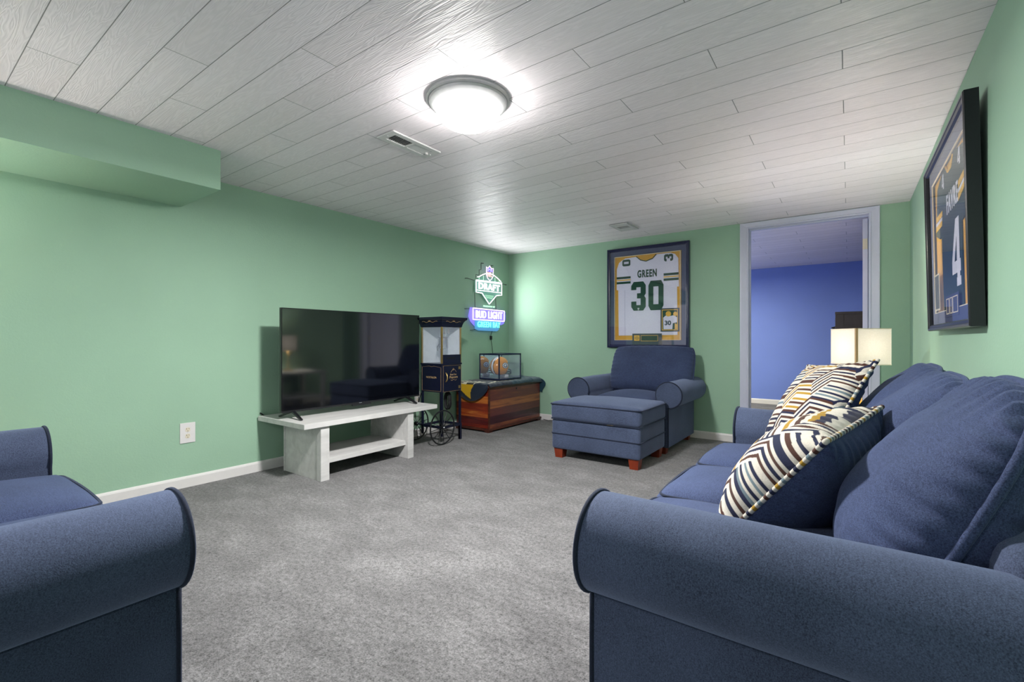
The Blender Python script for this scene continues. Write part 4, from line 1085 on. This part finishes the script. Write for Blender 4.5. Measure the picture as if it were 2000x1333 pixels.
# plaques at the foot
pq = MB().box(J(-1.875, .922, .0268), J(-1.560, 1.038, .0285)).build('plaque_mat', M['mat_green'], jf)
MB().box(J(-1.856, .962, .0285), J(-1.796, 1.020, .0292)).build('badge_card', M['stripe_gold'], pq)
pf = MB(); pf.tube([J(-1.826+.020*math.cos(math.radians(q)), .991+.013*math.sin(math.radians(q)), .0298) for q in range(0, 360, 20)], .0022, 5, True); lettering(pf, 'G', J(-1.826, .991, .0295), U_, V_, N_, .014, .014, .0006); pf.build('badge_mark', M['num_green'], pq)
picture_frame(pq, -1.782, -1.600, .958, 1.020, [(0, .0285), (0, .0292), (.004, .0292), (.004, .0285)], M['stripe_gold'], J, 'plaque_border')
MB().box(J(-1.774, .966, .0285), J(-1.608, 1.012, .0290)).build('name_plate', M['jersey_green'], pq)
MB().box(J(fx0+.030, fz0+.030, .0310), J(fx1-.030, fz1-.030, .0325)).build('glazing', M['glass'], jf)

# ================================================================== framed green jersey on the right wall, leaning out a little
gf = thing('framed_jersey', 'dark green football jersey number four in a black frame on the right wall', 'framed jersey', (XR-.004, 2.80, 1.015))
gf.rotation_euler = (0, -math.atan2(.018, .84), 0)
# local: out of the wall = -x, to the viewer's right = -y
gw, gh = 1.058, .838
def G(a, z, d): return (-d, -a, z)     # a = right from the frame's centre
def gp(mb, pts, d, t): mb.prism([(a, z) for a, z in pts], ((-d, 0, 0), (0, -1, 0), (0, 0, 1), (-1, 0, 0)), t); return mb
gU, gV, gN = (0, -1, 0), (0, 0, 1), (-1, 0, 0)
picture_frame(gf, -gw/2, gw/2, 0, gh, [(.001, .001), (0, .040), (.004, .044), (.012, .044), (.014, .041), (.026, .038), (.032, .030), (.032, .002)], M['frameblack'], G)
MB().box(G(-gw/2+.02, .02, .003), G(gw/2-.02, gh-.02, .007)).build('backing', M['mat_navy'], gf)
for ins, d, m_, nm in ((.032, .022, 'mat_navy', 'navy_mat'), (.085, .0215, 'cream', 'mat_edge')):
    picture_frame(gf, -gw/2+ins, gw/2-ins, ins, gh-ins, [(0, d), (0, d+.001), (.055 if nm == 'navy_mat' else .006, d+.001), (.055 if nm == 'navy_mat' else .006, d-.004)], M[m_], G, nm)
MB().box(G(-gw/2+.09, .09, .008), G(gw/2-.09, gh-.09, .009)).build('inner_mat', M['mat_gold'], gf)
def a_(y): return 2.80-y
bod = [(-.235, .092), (.245, .092), (.245, .43), (.335, .44), (.385, .62), (.32, .72), (.17, .742), (.10, .742), (.05, .705), (-.03, .705), (-.08, .742), (-.19, .742), (-.34, .70), (-.40, .48), (-.30, .45), (-.245, .45)]
gj = gp(MB(), bod, .009, .004).build('jersey', M['jersey_green'], gf)
for pts in ([(.19, .52), (.385, .56), (.39, .62), (.20, .60)], [(-.40, .50), (-.22, .50), (-.20, .57), (-.385, .57)]):
    (p0, p1, p2, p3) = [Vector((*p, 0)) for p in pts]
    for k, m_ in ((0, 'stripe_gold'), (.36, 'num_white'), (.64, 'stripe_gold')):
        q = [p0.lerp(p3, k), p1.lerp(p2, k), p1.lerp(p2, k+(.36 if k != .36 else .22)), p0.lerp(p3, k+(.36 if k != .36 else .22))]
        gp(MB(), [(v.x, v.y) for v in q], .0132, .001).build('sleeve_stripe', M[m_], gj)
nb = MB(); lettering(nb, 'FAVRE', G(.055, .565, .0134), gU, gV, gN, .27, .088, .001, offset=.025, space=1.15); nb.build('name_lettering', M['num_white'], gj)
nb = MB(); digit(nb, '4', G(.020, .178, .0132), gU, gV, gN, .19, .285, .001); nb.build('numeral', M['num_white'], gj)
MB().tube([G(-.08, .742, .013), G(-.03, .705, .013), G(.05, .705, .013), G(.10, .742, .013)], .005, 6).build('collar', M['stripe_gold'], gj, True)
nb = MB(); digit(nb, '4', G(-.19, .66, .0132), gU, gV, gN, .055, .07, .001); digit(nb, '4', G(.20, .66, .0132), gU, gV, gN, .055, .07, .001); nb.build('shoulder_numerals', M['num_white'], gj)
pq = MB().box(G(-.085, .055, .0235), G(.215, .150, .025)).build('plaque_mat', M['mat_navy'], gf)
for a0, a1 in ((-.07, .0), (.02, .075), (.09, .20)):
    picture_frame(pq, a0, a1, .068, .138, [(0, .025), (0, .026), (.004, .026), (.004, .025)], M['cream'], G, 'plaque_border')
pq = MB().box(G(-.40, .10, .0235), G(-.26, .28, .025)).build('photo_mat', M['cream'], gf)
MB().box(G(-.392, .108, .025), G(-.268, .272, .0255)).build('photo_print', M['mat_green'], pq)
MB().box(G(-gw/2+.028, .028, .0310), G(gw/2-.028, gh-.028, .0325)).build('glazing', M['glass3'], gf)

# ================================================================== end table and lamp between armchair and sofa
et = thing('end_table', 'pale two-tier wooden end table between sofa and doorway wall', 'table', (.045, 3.55, 0))
MB().box((-.30, -.36, .50), (.30, .36, .535), .003).build('top', M['greywood'], et)
MB().box((-.26, -.31, .16), (.26, .31, .185), .002).build('shelf', M['greywood'], et)
for x in (-.27, .27):
    for y in (-.32, .32): MB().box((x-.025, y-.025, 0), (x+.025, y+.025, .50), .002).build('leg', M['greywood'], et)

def shade_mat(name):
    t = NT(name); t.n.remove(t.b); n = t.noise(t.co(), 400, 2)
    col = t.ramp(n, [(.3, lin('cfc4b2')), (.7, lin('dbd2c4'))])
    df = t.new('ShaderNodeBsdfDiffuse'); tl = t.new('ShaderNodeBsdfTranslucent'); t.L(col, df.inputs[0]); t.L(col, tl.inputs[0])
    em = t.new('ShaderNodeEmission'); em.inputs[0].default_value = (1, .95, .87, 1); em.inputs[1].default_value = .12
    mx = t.new('ShaderNodeMixShader'); mx.inputs[0].default_value = .012; t.L(df.outputs[0], mx.inputs[1]); t.L(tl.outputs[0], mx.inputs[2])
    ad = t.new('ShaderNodeAddShader'); t.L(mx.outputs[0], ad.inputs[0]); t.L(em.outputs[0], ad.inputs[1]); t.L(ad.outputs[0], t.out.inputs[0]); return t.m
M['shade'] = shade_mat('cream_linen_shade')
def table_lamp(loc, rz, label, power, s=.208, h=.215, zs=.285):
    t = thing('table_lamp', label, 'lamp', loc, rz)
    MB().lathe([(.075, 0), (.075, .012), (.055, .018), (.012, .024)], (0, 0, 0), 32).build('base', M['gold'], t, True, 40)
    MB().lathe([(.010, .02), (.010, zs+.08)], (0, 0, 0), 16).build('stem', M['gold'], t, True)
    sh = MB(); a = s/2
    for (p, q) in (((-a, -a), (a, -a)), ((a, -a), (a, a)), ((a, a), (-a, a)), ((-a, a), (-a, -a))):
        sh.add([(p[0], p[1], zs), (q[0], q[1], zs), (q[0], q[1], zs+h), (p[0], p[1], zs+h)], [(0, 1, 2, 3)])
    o = sh.build('shade', M['shade'], t)
    tr = MB()
    for z in (zs, zs+h-.005):
        tr.box((-a-.001, -a-.001, z), (a+.001, -a+.001, z+.005)).box((-a-.001, a-.001, z), (a+.001, a+.001, z+.005)).box((-a-.001, -a, z), (-a+.001, a, z+.005)).box((a-.001, -a, z), (a+.001, a, z+.005))
    tr.build('shade_trim', M['cream'], o)
    MB().box((-a-.0015, -a-.0015, zs), (-a+.010, -a+.0005, zs+h)).box((-a-.0015, -a-.0015, zs), (-a+.0005, -a+.010, zs+h)).build('corner_seam', M['goldflat'], o)
    MB().tube([(-.03, -.06, zs+.05), (-.032, -.062, zs-.05)], .0012, 6).build('pull_chain', M['gold'], t)
    ld = bpy.data.lights.new('bulb', 'POINT'); ld.energy = power; ld.shadow_soft_size = .03; ld.color = (1, .98, .94)
    lo = bpy.data.objects.new('bulb', ld); COL.objects.link(lo); lo.parent = t; lo.location = (0, 0, zs+h*.5)
    return t
table_lamp((.055, 3.50, .536), math.radians(37+0), 'lit table lamp with square cream shade beyond the sofa', P_LAMP)
t2 = thing('end_table', 'pale two-tier wooden end table between loveseat and left wall', 'table', (-3.12, -.30, 0))
MB().box((-.28, -.30, .50), (.28, .30, .535), .003).build('top', M['greywood'], t2)
MB().box((-.25, -.27, .16), (.25, .27, .185), .002).build('shelf', M['greywood'], t2)
for x in (-.25, .25):
    for y in (-.27, .27): MB().box((x-.025, y-.025, 0), (x+.025, y+.025, .50), .002).build('leg', M['greywood'], t2)
table_lamp((-3.12, -.22, .536), 0, 'lit table lamp with square cream shade beside the loveseat', P_LAMP2)

# ================================================================== chest of drawers in the next room
dk = thing('chest_of_drawers', 'tall dark brown chest of drawers against the blue room wall', 'dresser', (.18, 6.65, 0))
MB().box((-.300, -.43, .05), (.295, .43, 1.255), .003).box((-.302, -.44, 1.25), (.30, .44, 1.278), .003).build('body', M['darkbrown'], dk)
sp = MB()
for x0_, x1_ in ((-.30, -.225), (-.225+.005, .30)): pass
for a, b in (((-.295, .06), (-.225, 1.25)), ((.225, .06), (.295, 1.25)), ((-.222, 1.13), (.222, 1.25)), ((-.222, .06), (.222, .14)), ((-.222, .62), (.222, .66))):
    sp.box((a[0], -.436, a[1]), (b[0], -.431, b[1]), .001)
for k in range(5): sp.box((-.222+k*.089, -.433, .14), (-.222+k*.089+.085, -.431, 1.13))
sp.build('side_framing', M['darkbrown'], dk)
for k in range(5):
    z = .12+k*.222
    d = MB().box((-.302, -.40, z), (-.294, .40, z+.205), .003).build('drawer', M['darkbrown'], dk)
    for y in (-.26, .26): MB().tube([(-.302, y-.05, z+.11), (-.335, y-.045, z+.10), (-.335, y+.045, z+.10), (-.302, y+.05, z+.11)], .006, 7).build('handle', M['black'], d)
for x in (-.25, .25):
    for y in (-.39, .39): MB().box((x-.03, y-.03, 0), (x+.03, y+.03, .052)).build('foot', M['darkbrown'], dk)
